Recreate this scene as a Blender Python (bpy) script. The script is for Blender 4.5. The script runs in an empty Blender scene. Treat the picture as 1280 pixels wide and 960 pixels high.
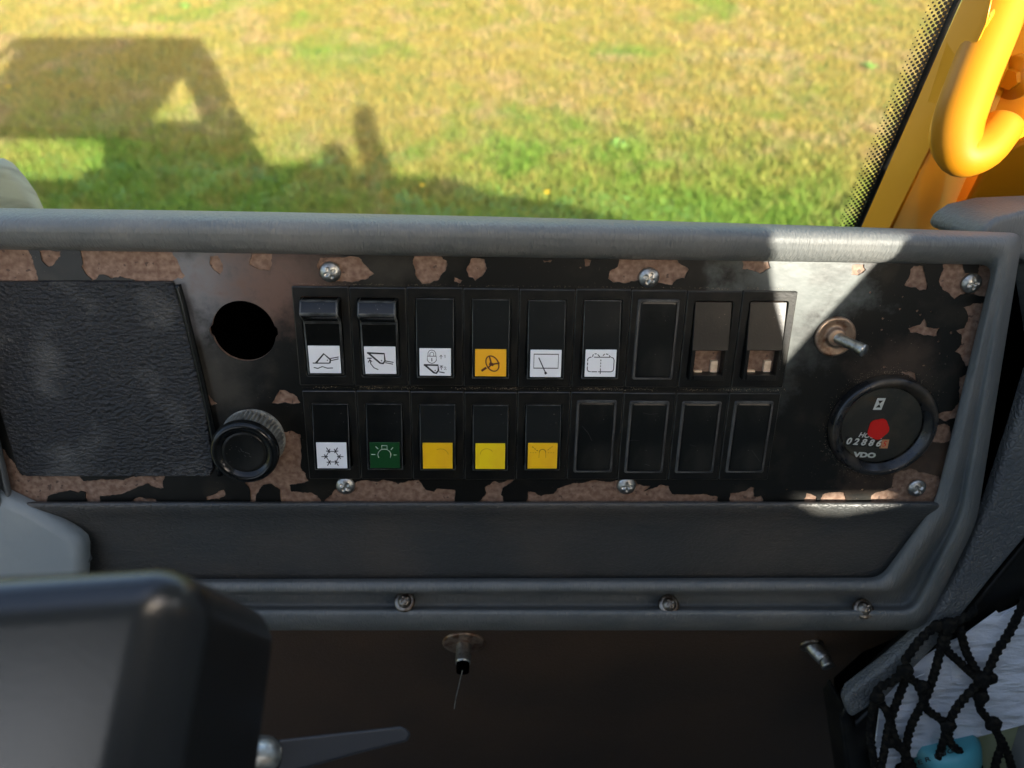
import bpy, bmesh, math, random
import numpy as np
from mathutils import Vector, Matrix, noise
random.seed(7)
rng = np.random.default_rng(7)
PI = math.pi
S = bpy.context.scene
COL = S.collection

# ---------------------------------------------------------------- camera
F = 958.0                                   # focal length in photo pixels (1280 wide)
CAM = Vector((0, 0, 2.5))
c45 = math.sqrt(0.5)
CR, CU, CF = Vector((1, 0, 0)), Vector((0, c45, c45)), Vector((0, c45, -c45))
cd = bpy.data.cameras.new("camera"); cam = bpy.data.objects.new("camera", cd); COL.objects.link(cam)
cam.matrix_world = Matrix.Translation(CAM) @ Matrix((CR, CU, -CF)).transposed().to_4x4()
cd.sensor_width = 36; cd.lens = 36 * F / 1280; cd.clip_start = .01; cd.clip_end = 500
cd.dof.use_dof = True; cd.dof.focus_distance = .40; cd.dof.aperture_fstop = 8.8
S.camera = cam

def ray(px, py):
    return CR * (px - 640) + CU * (480 - py) + CF * F
def at(px, py, z):                          # point at distance z along the optical axis
    return CAM + ray(px, py) * (z / F)
def ground(px, py):
    d = ray(px, py); return CAM + d * (CAM.z / -d.z)
def on_y(px, py, Y):
    d = ray(px, py); return CAM + d * (Y / d.y)

# ---------------------------------------------------------------- light
SUN = -ray(205, 152).normalized()           # towards the sun
EL = math.asin(SUN.z); AZ = math.atan2(SUN.x, SUN.y)
w = bpy.data.worlds.new("World"); S.world = w; w.use_nodes = True
nt = w.node_tree
sky = nt.nodes.new('ShaderNodeTexSky'); sky.sky_type = 'NISHITA'; sky.sun_disc = False
sky.sun_elevation = EL; sky.dust_density = 4; sky.ozone_density = .6; sky.sun_rotation = AZ
bg = nt.nodes['Background']; bg.inputs[1].default_value = .15
nt.links.new(sky.outputs[0], bg.inputs[0])
sl = bpy.data.lights.new("sun", 'SUN'); sl.energy = 4.3; sl.angle = math.radians(.5); sl.color = (1, .93, .80)
so = bpy.data.objects.new("sun", sl); COL.objects.link(so)
so.rotation_euler = SUN.to_track_quat('Z', 'Y').to_euler()
S.view_settings.view_transform = 'Standard'; S.view_settings.look = 'None'
S.view_settings.exposure = 1.92; S.view_settings.gamma = 1
S.cycles.max_bounces = 10; S.cycles.transparent_max_bounces = 12

# ---------------------------------------------------------------- panel frame (u right, v up, w towards the driver)
def c2w(x, y, z): return CR * x - CU * y + CF * z
_r = c2w(25400, 161, 958).normalized()
_d = c2w(-26, 2488, 958).normalized(); _d = (_d - _r * _d.dot(_r)).normalized()
U, V = _r, -_d; N = U.cross(V).normalized()
PO = at(640, 480, .40)
PM = Matrix((U, V, N)).transposed().to_4x4(); PM.translation = PO
PMI = PM.inverted()
def P(px, py, wmm=0.0):                     # where the line of sight meets the plane w above the panel (panel coordinates, metres)
    d = ray(px, py); wv = wmm * .001
    t = (PO + N * wv - CAM).dot(N) / d.dot(N)
    return PMI @ (CAM + d * t)
def L(world): return PMI @ world

# ---------------------------------------------------------------- materials
def mat(name, col, rough=.5, metal=0, col2=None, nscale=40, nlo=.45, nhi=.65, bump=0, bscale=300, bdist=.0004,
        stretch=(1, 1, 1), voro=False, spec=.5, speck=None, coat=0, r2=None, detail=6, nstretch=(1,1,1), space='Object'):
    m = bpy.data.materials.new(name); m.use_nodes = True
    t = m.node_tree; n = t.nodes; l = t.links; b = n['Principled BSDF']
    b.inputs['Roughness'].default_value = rough; b.inputs['Metallic'].default_value = metal
    b.inputs['Specular IOR Level'].default_value = spec; b.inputs['Coat Weight'].default_value = coat
    b.inputs['Base Color'].default_value = (*col, 1)
    tc = n.new('ShaderNodeTexCoord')
    out = None
    if col2:
        mp = n.new('ShaderNodeMapping'); mp.inputs['Scale'].default_value = nstretch; l.new(tc.outputs[space], mp.inputs[0])
        no = n.new('ShaderNodeTexNoise'); no.inputs['Scale'].default_value = nscale; no.inputs['Detail'].default_value = detail
        l.new(mp.outputs[0], no.inputs['Vector'])
        mr = n.new('ShaderNodeMapRange'); mr.inputs[1].default_value = nlo; mr.inputs[2].default_value = nhi
        l.new(no.outputs[0], mr.inputs[0])
        mx = n.new('ShaderNodeMix'); mx.data_type = 'RGBA'; mx.inputs[6].default_value = (*col, 1); mx.inputs[7].default_value = (*col2, 1)
        l.new(mr.outputs[0], mx.inputs[0]); out = mx.outputs[2]
        if r2 is not None:
            rr = n.new('ShaderNodeMapRange'); rr.inputs[3].default_value = rough; rr.inputs[4].default_value = r2
            l.new(mr.outputs[0], rr.inputs[0]); l.new(rr.outputs[0], b.inputs['Roughness'])
    if speck:                                # (colour, scale, threshold) small bright specks of dust
        sn = n.new('ShaderNodeTexNoise'); sn.inputs['Scale'].default_value = speck[1]; sn.inputs['Detail'].default_value = 2
        l.new(tc.outputs[space], sn.inputs['Vector'])
        big = n.new('ShaderNodeTexNoise'); big.inputs['Scale'].default_value = speck[1] * .06; l.new(tc.outputs[space], big.inputs['Vector'])
        ad = n.new('ShaderNodeMath'); ad.operation = 'MULTIPLY_ADD'; ad.inputs[1].default_value = .35
        l.new(big.outputs[0], ad.inputs[0]); l.new(sn.outputs[0], ad.inputs[2])
        sr = n.new('ShaderNodeMapRange'); sr.inputs[1].default_value = speck[2]; sr.inputs[2].default_value = speck[2] + .05
        l.new(ad.outputs[0], sr.inputs[0])
        mx2 = n.new('ShaderNodeMix'); mx2.data_type = 'RGBA'
        if out: l.new(out, mx2.inputs[6])
        else: mx2.inputs[6].default_value = (*col, 1)
        mx2.inputs[7].default_value = (*speck[0], 1); l.new(sr.outputs[0], mx2.inputs[0]); out = mx2.outputs[2]
    if out: l.new(out, b.inputs['Base Color'])
    if bump:
        mp = n.new('ShaderNodeMapping'); mp.inputs['Scale'].default_value = stretch; l.new(tc.outputs[space], mp.inputs[0])
        if voro:
            wn = n.new('ShaderNodeTexNoise'); wn.inputs['Scale'].default_value = bscale * .6; l.new(mp.outputs[0], wn.inputs['Vector'])
            vm = n.new('ShaderNodeVectorMath'); vm.operation = 'MULTIPLY_ADD'; vm.inputs[1].default_value = (1.2 / bscale,) * 3
            l.new(wn.outputs[1], vm.inputs[0]); l.new(mp.outputs[0], vm.inputs[2])
            bn = n.new('ShaderNodeTexVoronoi'); bn.feature = 'DISTANCE_TO_EDGE'; bn.inputs['Scale'].default_value = bscale
            l.new(vm.outputs[0], bn.inputs['Vector'])
            cl = n.new('ShaderNodeMapRange'); cl.inputs[2].default_value = .25; cl.interpolation_type = 'SMOOTHSTEP'
            l.new(bn.outputs[0], cl.inputs[0]); hs = cl.outputs[0]
        else:
            bn = n.new('ShaderNodeTexNoise'); bn.inputs['Scale'].default_value = bscale; bn.inputs['Detail'].default_value = 5
            l.new(mp.outputs[0], bn.inputs['Vector']); hs = bn.outputs[0]
        bp = n.new('ShaderNodeBump'); bp.inputs['Strength'].default_value = bump; bp.inputs['Distance'].default_value = bdist
        l.new(hs, bp.inputs['Height']); l.new(bp.outputs[0], b.inputs['Normal'])
    return m

M = {}
M['trim'] = mat('grey_trim', (.122, .130, .127), .45, col2=(.165, .166, .155), nscale=24, nlo=.4, nhi=.7, detail=11, bump=.7, bscale=380, bdist=.0012, stretch=(2.6, .45, 1), r2=.6, spec=.4)
M['trim_leather'] = mat('grey_leather', (.10, .106, .108), .5, col2=(.135, .138, .132), nscale=22, bump=.5, bscale=300, bdist=.001, stretch=(1, 1, 1), voro=True)
M['pad'] = mat('dark_pad', (.044, .046, .045), .45, col2=(.066, .060, .052), nscale=9, bump=.35, bscale=330, bdist=.0006, voro=True, nlo=.45, nhi=.6, stretch=(.8, 1.1, 1))
M['vinyl'] = mat('black_vinyl', (.014, .014, .0145), .45, col2=(.16, .155, .14), nscale=20, nlo=.54, nhi=.82, bump=1, bscale=480, bdist=.0024, stretch=(.85, 1.2, 1), r2=.6, detail=12)
M['primer'] = mat('bare_primer', (.15, .082, .050), .65, col2=(.29, .19, .132), nscale=360, nlo=.38, nhi=.72, bump=.6, bscale=600, detail=10, speck=((.08, .045, .03), 320, .84))
M['plastic'] = mat('black_plastic', (.007, .0072, .0068), .34, spec=.22, col2=(.022, .02, .015), nscale=55, nlo=.45, nhi=.75, bump=.15, bscale=900, speck=((.25, .22, .18), 1300, .93))
M['gloss'] = mat('glossy_black', (.006, .0065, .006), .16, spec=.32, col2=(.008, .0085, .008), nscale=80, r2=.2, speck=((.22, .2, .17), 1400, .95))
M['blank'] = mat('worn_black', (.006, .0065, .006), .3, spec=.25, col2=(.024, .023, .019), nscale=70, nlo=.45, nhi=.75, nstretch=(1, .5, 1), speck=((.25, .24, .2), 1300, .93))
M['edge'] = mat('worn_edge', (.075, .075, .068), .5, col2=(.03, .03, .028), nscale=120)  # painted highlight on blank cover lips; also scratches and faded print
M['rub'] = mat('rubbed_edge', (.05, .048, .04), .35, col2=(.012, .012, .01), nscale=180, nlo=.35, nhi=.6)  # lighter chamfer colour stands in for highlights along the bezel edges
M['dark'] = mat('cavity_black', (.0008, .0008, .0008), 1, spec=0)  # near-zero black paints in the shade inside the hole and gaps
M['cavity'] = mat('dusty_cavity', (.88, .68, .47), .8, col2=(.68, .48, .30), nscale=180)
M['white'] = mat('white_label', (.86, .87, .88), .45)
M['amber'] = mat('amber_label', (.95, .46, .012), .4)
M['yellow'] = mat('yellow_label', (.98, .55, .004), .4, col2=(.93, .49, .01), nscale=90)
M['yellow2'] = mat('lemon_label', (.96, .68, .004), .4, col2=(.93, .6, .01), nscale=90)
M['green'] = mat('green_label', (.004, .055, .012), .35)
M['ink'] = mat('ink', (.01, .01, .01), .5)
M['ink_brown'] = mat('brown_ink', (.10, .02, .01), .5)
M['ink_pale'] = mat('pale_ink', (.55, .65, .5), .5)
M['ink_amber'] = mat('amber_ink', (.45, .2, .005), .5)
M['steel'] = mat('screw_steel', (.50, .50, .47), .38, 1, col2=(.30, .28, .25), nscale=400, bump=.2, bscale=900)
M['steel_dark'] = mat('dull_steel', (.28, .25, .21), .42, 1, col2=(.10, .07, .05), nscale=300)
M['washer'] = mat('rusty_washer', (.33, .24, .17), .45, .8, col2=(.16, .08, .045), nscale=220)
M['wall'] = mat('footwell_brown', (.075, .044, .025), .5, col2=(.05, .032, .02), nscale=8, bump=.3, bscale=420, bdist=.0005, voro=True)
M['paint_y'] = mat('machine_yellow', (.66, .26, .004), .4, col2=(.58, .23, .005), nscale=6, coat=.3, bump=.04, bscale=120)
M['handle_y'] = mat('handrail_yellow', (.43, .17, .002), .55, spec=.3, bump=.03, bscale=150)
M['column'] = mat('column_black', (.010, .011, .0125), .25, spec=.6, col2=(.014, .015, .016), nscale=14, bump=.12, bscale=900)
M['rope'] = mat('black_rope', (.005, .005, .0045), .9, spec=.15, col2=(.02, .017, .012), nscale=300, bump=.6, bscale=900, bdist=.0006)
M['paper'] = mat('white_paper', (.84, .85, .90), .7, col2=(.74, .76, .83), nscale=14, bump=1, bscale=22, bdist=.008, stretch=(1.5, 4, 1))
M['teal'] = mat('teal_plastic', (.07, .30, .34), .35, col2=(.12, .38, .42), nscale=25)
M['olive'] = mat('olive_folder', (.42, .44, .25), .6, col2=(.34, .36, .2), nscale=25)
M['beige'] = mat('beige_boot', (.55, .47, .33), .6, col2=(.33, .28, .19), nscale=45, nstretch=(.5, 2.5, 1))
M['cab_grey'] = mat('cab_lining', (.30, .29, .27), .7, col2=(.34, .33, .3), nscale=4)
M['red'] = mat('red_marker', (1, .012, .008), .5)
M['orange'] = mat('orange_digit', (.85, .38, .2), .5)
M['dial'] = mat('dial_black', (.030, .027, .024), .4, col2=(.075, .062, .046), nscale=60, speck=((.25, .2, .15), 1500, .92))
M['bezel'] = mat('bezel_black', (.009, .009, .0095), .27, col2=(.09, .068, .045), nscale=60, nlo=.5, nhi=.75, r2=.5, speck=((.2, .15, .1), 1500, .9))
M['knurl'] = mat('knurled_grey', (.24, .235, .20), .5, col2=(.10, .095, .08), nscale=200)

M['rub_gloss'] = mat('rubbed_gloss', (.10, .105, .10), .3, col2=(.02, .021, .02), nscale=150, nlo=.35, nhi=.62)  # pale bevel faces paint in the glints along the rocker sides
M['dust'] = mat('dust', (.36, .29, .20), .9, col2=(.2, .15, .1), nscale=300)
# black paint: a worn coat, dusty and thin in places, tinted paler under the sun patch
def paint_mat():
    m = mat('black_paint', (.006, .006, .005), .34, spec=.3, col2=(.032, .027, .019), nscale=38, nlo=.55, nhi=.8, detail=12, speck=((.16, .13, .10), 1500, .93), bump=.35, bscale=140, bdist=.0004)
    t = m.node_tree; n = t.nodes; l = t.links; b = n['Principled BSDF']
    src = b.inputs['Base Color'].links[0].from_socket
    tc = n.new('ShaderNodeTexCoord')
    prev = src; rsrc = None
    # (px, py, rx, ry, colour, strength)
    for px, py, rx, ry, colr, st in ((250, 350, 75, 75, (.15, .15, .155), 1.0), (345, 355, 90, 60, (.12, .07, .05), 1.0),
                                     (1000, 345, 95, 60, (.10, .115, .108), 1.15), (965, 410, 70, 90, (.08, .09, .085), .9),  # greenish grey puts part of the sun patch's brightness into the dusty paint
                                     (1150, 585, 110, 50, (.07, .045, .03), .9), (1125, 455, 60, 40, (.06, .042, .03), .8),
                                     (265, 470, 60, 50, (.05, .045, .035), .7), (470, 335, 90, 25, (.05, .045, .035), .7)):
        c = P(px, py); rx *= .00042; ry *= .00045
        mp = n.new('ShaderNodeMapping'); mp.vector_type = 'POINT'
        mp.inputs['Location'].default_value = (-c.x / rx, -c.y / ry, 0); mp.inputs['Scale'].default_value = (1 / rx, 1 / ry, 1)
        l.new(tc.outputs['Object'], mp.inputs[0])
        ln = n.new('ShaderNodeVectorMath'); ln.operation = 'LENGTH'; l.new(mp.outputs[0], ln.inputs[0])
        no = n.new('ShaderNodeTexNoise'); no.inputs['Scale'].default_value = 55; no.inputs['Detail'].default_value = 8
        no.inputs['Roughness'].default_value = .65; l.new(tc.outputs['Object'], no.inputs['Vector'])
        s1 = n.new('ShaderNodeMath'); s1.operation = 'MULTIPLY_ADD'; s1.inputs[1].default_value = 2.6; s1.inputs[2].default_value = -1.3
        l.new(no.outputs[0], s1.inputs[0])
        s2 = n.new('ShaderNodeMath'); s2.operation = 'ADD'; l.new(s1.outputs[0], s2.inputs[0]); l.new(ln.outputs[1], s2.inputs[1])
        mr = n.new('ShaderNodeMapRange'); mr.inputs[1].default_value = .2; mr.inputs[2].default_value = 1.15
        mr.inputs[3].default_value = min(1, st); mr.inputs[4].default_value = 0
        l.new(s2.outputs[0], mr.inputs[0])
        mx = n.new('ShaderNodeMix'); mx.data_type = 'RGBA'; l.new(prev, mx.inputs[6]); mx.inputs[7].default_value = (*colr, 1)
        l.new(mr.outputs[0], mx.inputs[0]); prev = mx.outputs[2]
    l.new(prev, b.inputs['Base Color'])
    return m
M['paint'] = paint_mat()

def glass_mat():
    m = bpy.data.materials.new('window_glass'); m.use_nodes = True
    t = m.node_tree; n = t.nodes; l = t.links; n.remove(n['Principled BSDF'])
    tr = n.new('ShaderNodeBsdfTransparent'); tr.inputs[0].default_value = (.94, .98, .95, 1)
    gl = n.new('ShaderNodeBsdfGlossy'); gl.inputs['Roughness'].default_value = .02
    fr = n.new('ShaderNodeFresnel'); fr.inputs[0].default_value = 1.35
    mx = n.new('ShaderNodeMixShader'); l.new(fr.outputs[0], mx.inputs[0]); l.new(tr.outputs[0], mx.inputs[1]); l.new(gl.outputs[0], mx.inputs[2])
    l.new(mx.outputs[0], n['Material Output'].inputs[0]); return m
M['glass'] = glass_mat()

# ---------------------------------------------------------------- helpers
def link(name, me, m=None, parent=None, smooth=False, bevel=0, seg=3, sharp=35, loc=None):
    o = bpy.data.objects.new(name, me); COL.objects.link(o)
    if m is not None and not me.materials: me.materials.append(m)
    if parent: o.parent = parent
    if loc is not None: o.location = loc
    if smooth or bevel:
        me.shade_smooth()
    if bevel:
        b = o.modifiers.new('bevel', 'BEVEL'); b.width = bevel; b.segments = seg; b.limit_method = 'ANGLE'; b.angle_limit = math.radians(sharp)
        b.harden_normals = True
    return o
def mesh(name, v, f):
    me = bpy.data.meshes.new(name); me.from_pydata([tuple(x) for x in v], [], f); me.update(); return me
def thing(name, label, cat, mw=None, group=None):
    o = bpy.data.objects.new(name, None); COL.objects.link(o); o.empty_display_size = .02
    if mw is not None: o.matrix_world = mw
    o['label'] = label; o['category'] = cat
    if group: o['group'] = group
    return o
def tag(o, label, cat, group=None):
    o['label'] = label; o['category'] = cat
    if group: o['group'] = group
    return o
def cat_rom(a, b, c, d, t):
    return .5 * ((2 * b) + (c - a) * t + (2 * a - 5 * b + 4 * c - d) * t * t + (3 * b - a - 3 * c + d) * t ** 3)
def smooth_rings(rings, k=3):
    out = []
    n = len(rings)
    for i in range(n - 1):
        r0, r1, r2, r3 = rings[max(i - 1, 0)], rings[i], rings[i + 1], rings[min(i + 2, n - 1)]
        for s in range(k):
            t = s / k
            out.append([cat_rom(a, b, c, d, t) for a, b, c, d in zip(r0, r1, r2, r3)])
    out.append(rings[-1]); return out
def loft(rings, closed=True, cap0=False, cap1=False):
    v = [p for r in rings for p in r]; n = len(rings[0]); f = []
    for i in range(len(rings) - 1):
        for j in range(n if closed else n - 1):
            a, b = i * n + j, i * n + (j + 1) % n
            f.append((a, b, b + n, a + n))
    if cap0: f.append(tuple(range(n))[::-1])
    if cap1: f.append(tuple(range((len(rings) - 1) * n, len(rings) * n)))
    return v, f
def circ(c, r, wz, n=48, ry=None):
    return [Vector((c[0] + r * math.cos(2 * PI * i / n), c[1] + (ry or r) * math.sin(2 * PI * i / n), wz)) for i in range(n)]
def rrect(cx, cy, hw, hh, r, wz, k=5):
    pts = []
    for sx, sy, a0 in ((1, 1, 0), (-1, 1, 90), (-1, -1, 180), (1, -1, 270)):
        for i in range(k):
            a = math.radians(a0 + 90 * i / (k - 1))
            pts.append(Vector((cx + sx * (hw - r) + r * math.cos(a), cy + sy * (hh - r) + r * math.sin(a), wz)))
    return pts
def slab(name, pts, thick, m, parent, bevel=0, seg=3, dirv=Vector((0, 0, -1)), sharp=35):
    n = len(pts); a = sum((pts[i].cross(pts[(i + 1) % n]) for i in range(n)), Vector())
    if a.dot(dirv) > 0: pts = pts[::-1]
    v = list(pts) + [p + dirv * thick for p in pts]
    f = [tuple(range(n)), tuple(range(2 * n - 1, n - 1, -1))] + [((i + 1) % n, i, n + i, n + (i + 1) % n) for i in range(n)]
    me = mesh(name, v, f)
    bm = bmesh.new(); bm.from_mesh(me); bmesh.ops.recalc_face_normals(bm, faces=bm.faces); bm.to_mesh(me); bm.free()
    return link(name, me, m, parent, bevel=bevel, seg=seg, sharp=sharp)
def hexa(name, pts, m, parent, bevel=0, seg=3):   # 8 points: front 4, back 4
    f = [(0, 1, 2, 3), (7, 6, 5, 4), (0, 4, 5, 1), (1, 5, 6, 2), (2, 6, 7, 3), (3, 7, 4, 0)]
    me = mesh(name, pts, f)
    bm = bmesh.new(); bm.from_mesh(me); bmesh.ops.recalc_face_normals(bm, faces=bm.faces); bm.to_mesh(me); bm.free()
    return link(name, me, m, parent, bevel=bevel, seg=seg)
def boxes(name, bs, m, parent=None, bevel=0, loc=None):    # list of (x0,x1,y0,y1,z0,z1)
    v, f = [], []
    for x0, x1, y0, y1, z0, z1 in bs:
        k = len(v)
        v += [(x0, y0, z0), (x1, y0, z0), (x1, y1, z0), (x0, y1, z0), (x0, y0, z1), (x1, y0, z1), (x1, y1, z1), (x0, y1, z1)]
        f += [tuple(k + i for i in q) for q in ((3, 2, 1, 0), (4, 5, 6, 7), (0, 1, 5, 4), (1, 2, 6, 5), (2, 3, 7, 6), (3, 0, 4, 7))]
    return link(name, mesh(name, v, f), m, parent, bevel=bevel, seg=2, loc=loc)
def extr_profile(name, prof, hw, m, parent=None, bevel=0, loc=None):   # prof: (v,w) points, extruded along u
    n = len(prof)
    v = [(-hw, a, b) for a, b in prof] + [(hw, a, b) for a, b in prof]
    f = [tuple(range(n)), tuple(range(2 * n - 1, n - 1, -1))] + [((i + 1) % n, i, n + i, n + (i + 1) % n) for i in range(n)]
    me = mesh(name, v, f)
    bm = bmesh.new(); bm.from_mesh(me); bmesh.ops.recalc_face_normals(bm, faces=bm.faces); bm.to_mesh(me); bm.free()
    return link(name, me, m, parent, bevel=bevel, seg=3, loc=loc)
def rough_outline(pts, amp, iters=3):
    pts = [Vector((p[0], p[1])) for p in pts]
    for _ in range(iters):
        out = []
        for i, p in enumerate(pts):
            q = pts[(i + 1) % len(pts)]; d = q - p
            out.append(p)
            if d.length > amp * 1.2:
                nrm = Vector((-d.y, d.x)).normalized()
                out.append((p + q) / 2 + nrm * random.gauss(0, .3) * min(amp, d.length * .25))
        pts = out; amp *= .65
    return pts
def sheet(name, loops, z, thick, m, parent=None):   # first loop the outline, the rest holes; filled flat sheet with thickness
    cu = bpy.data.curves.new(name, 'CURVE'); cu.dimensions = '2D'; cu.fill_mode = 'BOTH'; cu.extrude = thick / 2
    for lp in loops:
        s = cu.splines.new('POLY'); s.points.add(len(lp) - 1); s.use_cyclic_u = True
        for k, p in enumerate(lp): s.points[k].co = (p[0], p[1], 0, 1)
    tmp = bpy.data.objects.new('tmp', cu); COL.objects.link(tmp)
    dg = bpy.context.evaluated_depsgraph_get(); me = bpy.data.meshes.new_from_object(tmp.evaluated_get(dg))
    bpy.data.objects.remove(tmp)
    me.transform(Matrix.Translation((0, 0, z - thick / 2))); me.name = name; me.materials.clear()
    return link(name, me, m, parent)
def ribbons(name, strokes, width, m, parent, xf):    # flat printed strokes; xf maps (x,y) of a stroke to a point
    v, f = [], []
    for st in strokes:
        wd = width
        if isinstance(st, tuple): wd, st = st
        pts = [xf(x, y) for x, y in st]
        closed = (pts[0] - pts[-1]).length < 1e-6
        n = len(pts); nrm = xf.n
        k = len(v)
        for i, p in enumerate(pts):
            a = pts[i - 1] if i else (pts[-2] if closed else p); b = pts[i + 1] if i < n - 1 else (pts[1] if closed else p)
            t = (b - a); t = t.normalized() if t.length > 1e-9 else Vector((1, 0, 0))
            s = nrm.cross(t).normalized() * wd / 2
            if i == 0 and not closed: p = p - t * wd * .3
            if i == n - 1 and not closed: p = p + t * wd * .3
            v += [p - s, p + s]
            if i: f.append((k + 2 * i - 2, k + 2 * i, k + 2 * i + 1, k + 2 * i - 1))
    return link(name, mesh(name, v, f), m, parent)
def text_mesh(name, body, size, m, parent, mw, shear=0, bold=0, sx=1):
    cu = bpy.data.curves.new(name, 'FONT'); cu.body = body; cu.size = size; cu.shear = shear; cu.offset = bold
    cu.align_x = 'CENTER'; cu.align_y = 'CENTER'; cu.resolution_u = 3
    tmp = bpy.data.objects.new('tmp', cu); COL.objects.link(tmp)
    dg = bpy.context.evaluated_depsgraph_get(); me = bpy.data.meshes.new_from_object(tmp.evaluated_get(dg))
    bpy.data.objects.remove(tmp); me.materials.clear(); me.transform(mw @ Matrix.Diagonal((sx, 1, 1, 1))); me.name = name
    return link(name, me, m, parent)
def tube(pts, r, n=16, closed=False, lobes=0, pitch=.008, amp=.18, sub=4, r_fn=None):
    q = []
    for i in range(len(pts) - 1):
        a, b, c, d = pts[max(i - 1, 0)], pts[i], pts[i + 1], pts[min(i + 2, len(pts) - 1)]
        for s in range(sub): q.append(cat_rom(a, b, c, d, s / sub))
    q.append(pts[-1])
    rings = []; up = Vector((.3, .2, 1)).normalized(); dist = 0
    for i, p in enumerate(q):
        t = (q[min(i + 1, len(q) - 1)] - q[max(i - 1, 0)]).normalized()
        x = t.cross(up).normalized(); y = t.cross(x).normalized(); up = -y if False else up
        if i: dist += (p - q[i - 1]).length
        rr = r_fn(i / (len(q) - 1)) if r_fn else r
        ring = []
        for k in range(n):
            a = 2 * PI * k / n
            e = 1 + (amp * math.cos(lobes * a + 2 * PI * dist / pitch) if lobes else 0)
            ring.append(p + (x * math.cos(a) + y * math.sin(a)) * rr * e)
        rings.append(ring)
    return loft(rings, True, True, True)
def dome_screw(name, r, h, parent, loc, m, rot=0, slot=True, mw=None):
    nr, na = 12, 48; v = []; f = []
    for i in range(nr + 1):
        rr = r * (i / nr)
        for j in range(na):
            a = 2 * PI * j / na
            x, y = rr * math.cos(a), rr * math.sin(a)
            z = h * (1 - (i / nr) ** 2.4) * .8 + h * .2
            if slot:
                ca, sa = math.cos(rot), math.sin(rot); X, Y = x * ca + y * sa, -x * sa + y * ca
                if (abs(X) < r * .13 and abs(Y) < r * .55) or (abs(Y) < r * .13 and abs(X) < r * .55) or math.hypot(X, Y) < r * .22: z -= h * .55
            v.append((x, y, z))
    for j in range(na): v.append((r * math.cos(2 * PI * j / na), r * math.sin(2 * PI * j / na), -.0002))
    for i in range(nr + 1):
        for j in range(na):
            a, b = i * na + j, i * na + (j + 1) % na
            f.append((a, a + na, b + na, b))
    o = link(name, mesh(name, v, f), m, parent, smooth=True, loc=loc)
    if mw is not None: o.matrix_local = mw
    return o

# ---------------------------------------------------------------- ground and grass (stands outside the glass)
gv = [(-120, -120, 0), (120, -120, 0), (120, 120, 0), (-120, 120, 0)]
gm = mat('lawn_soil', (.20, .17, .045), .9, col2=(.10, .15, .022), nscale=.9, nlo=.42, nhi=.62, bump=.5, bscale=30, bdist=.03, detail=9)
g = link('ground', mesh('ground', gv, [(0, 1, 2, 3)]), gm); g['kind'] = 'structure'

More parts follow.
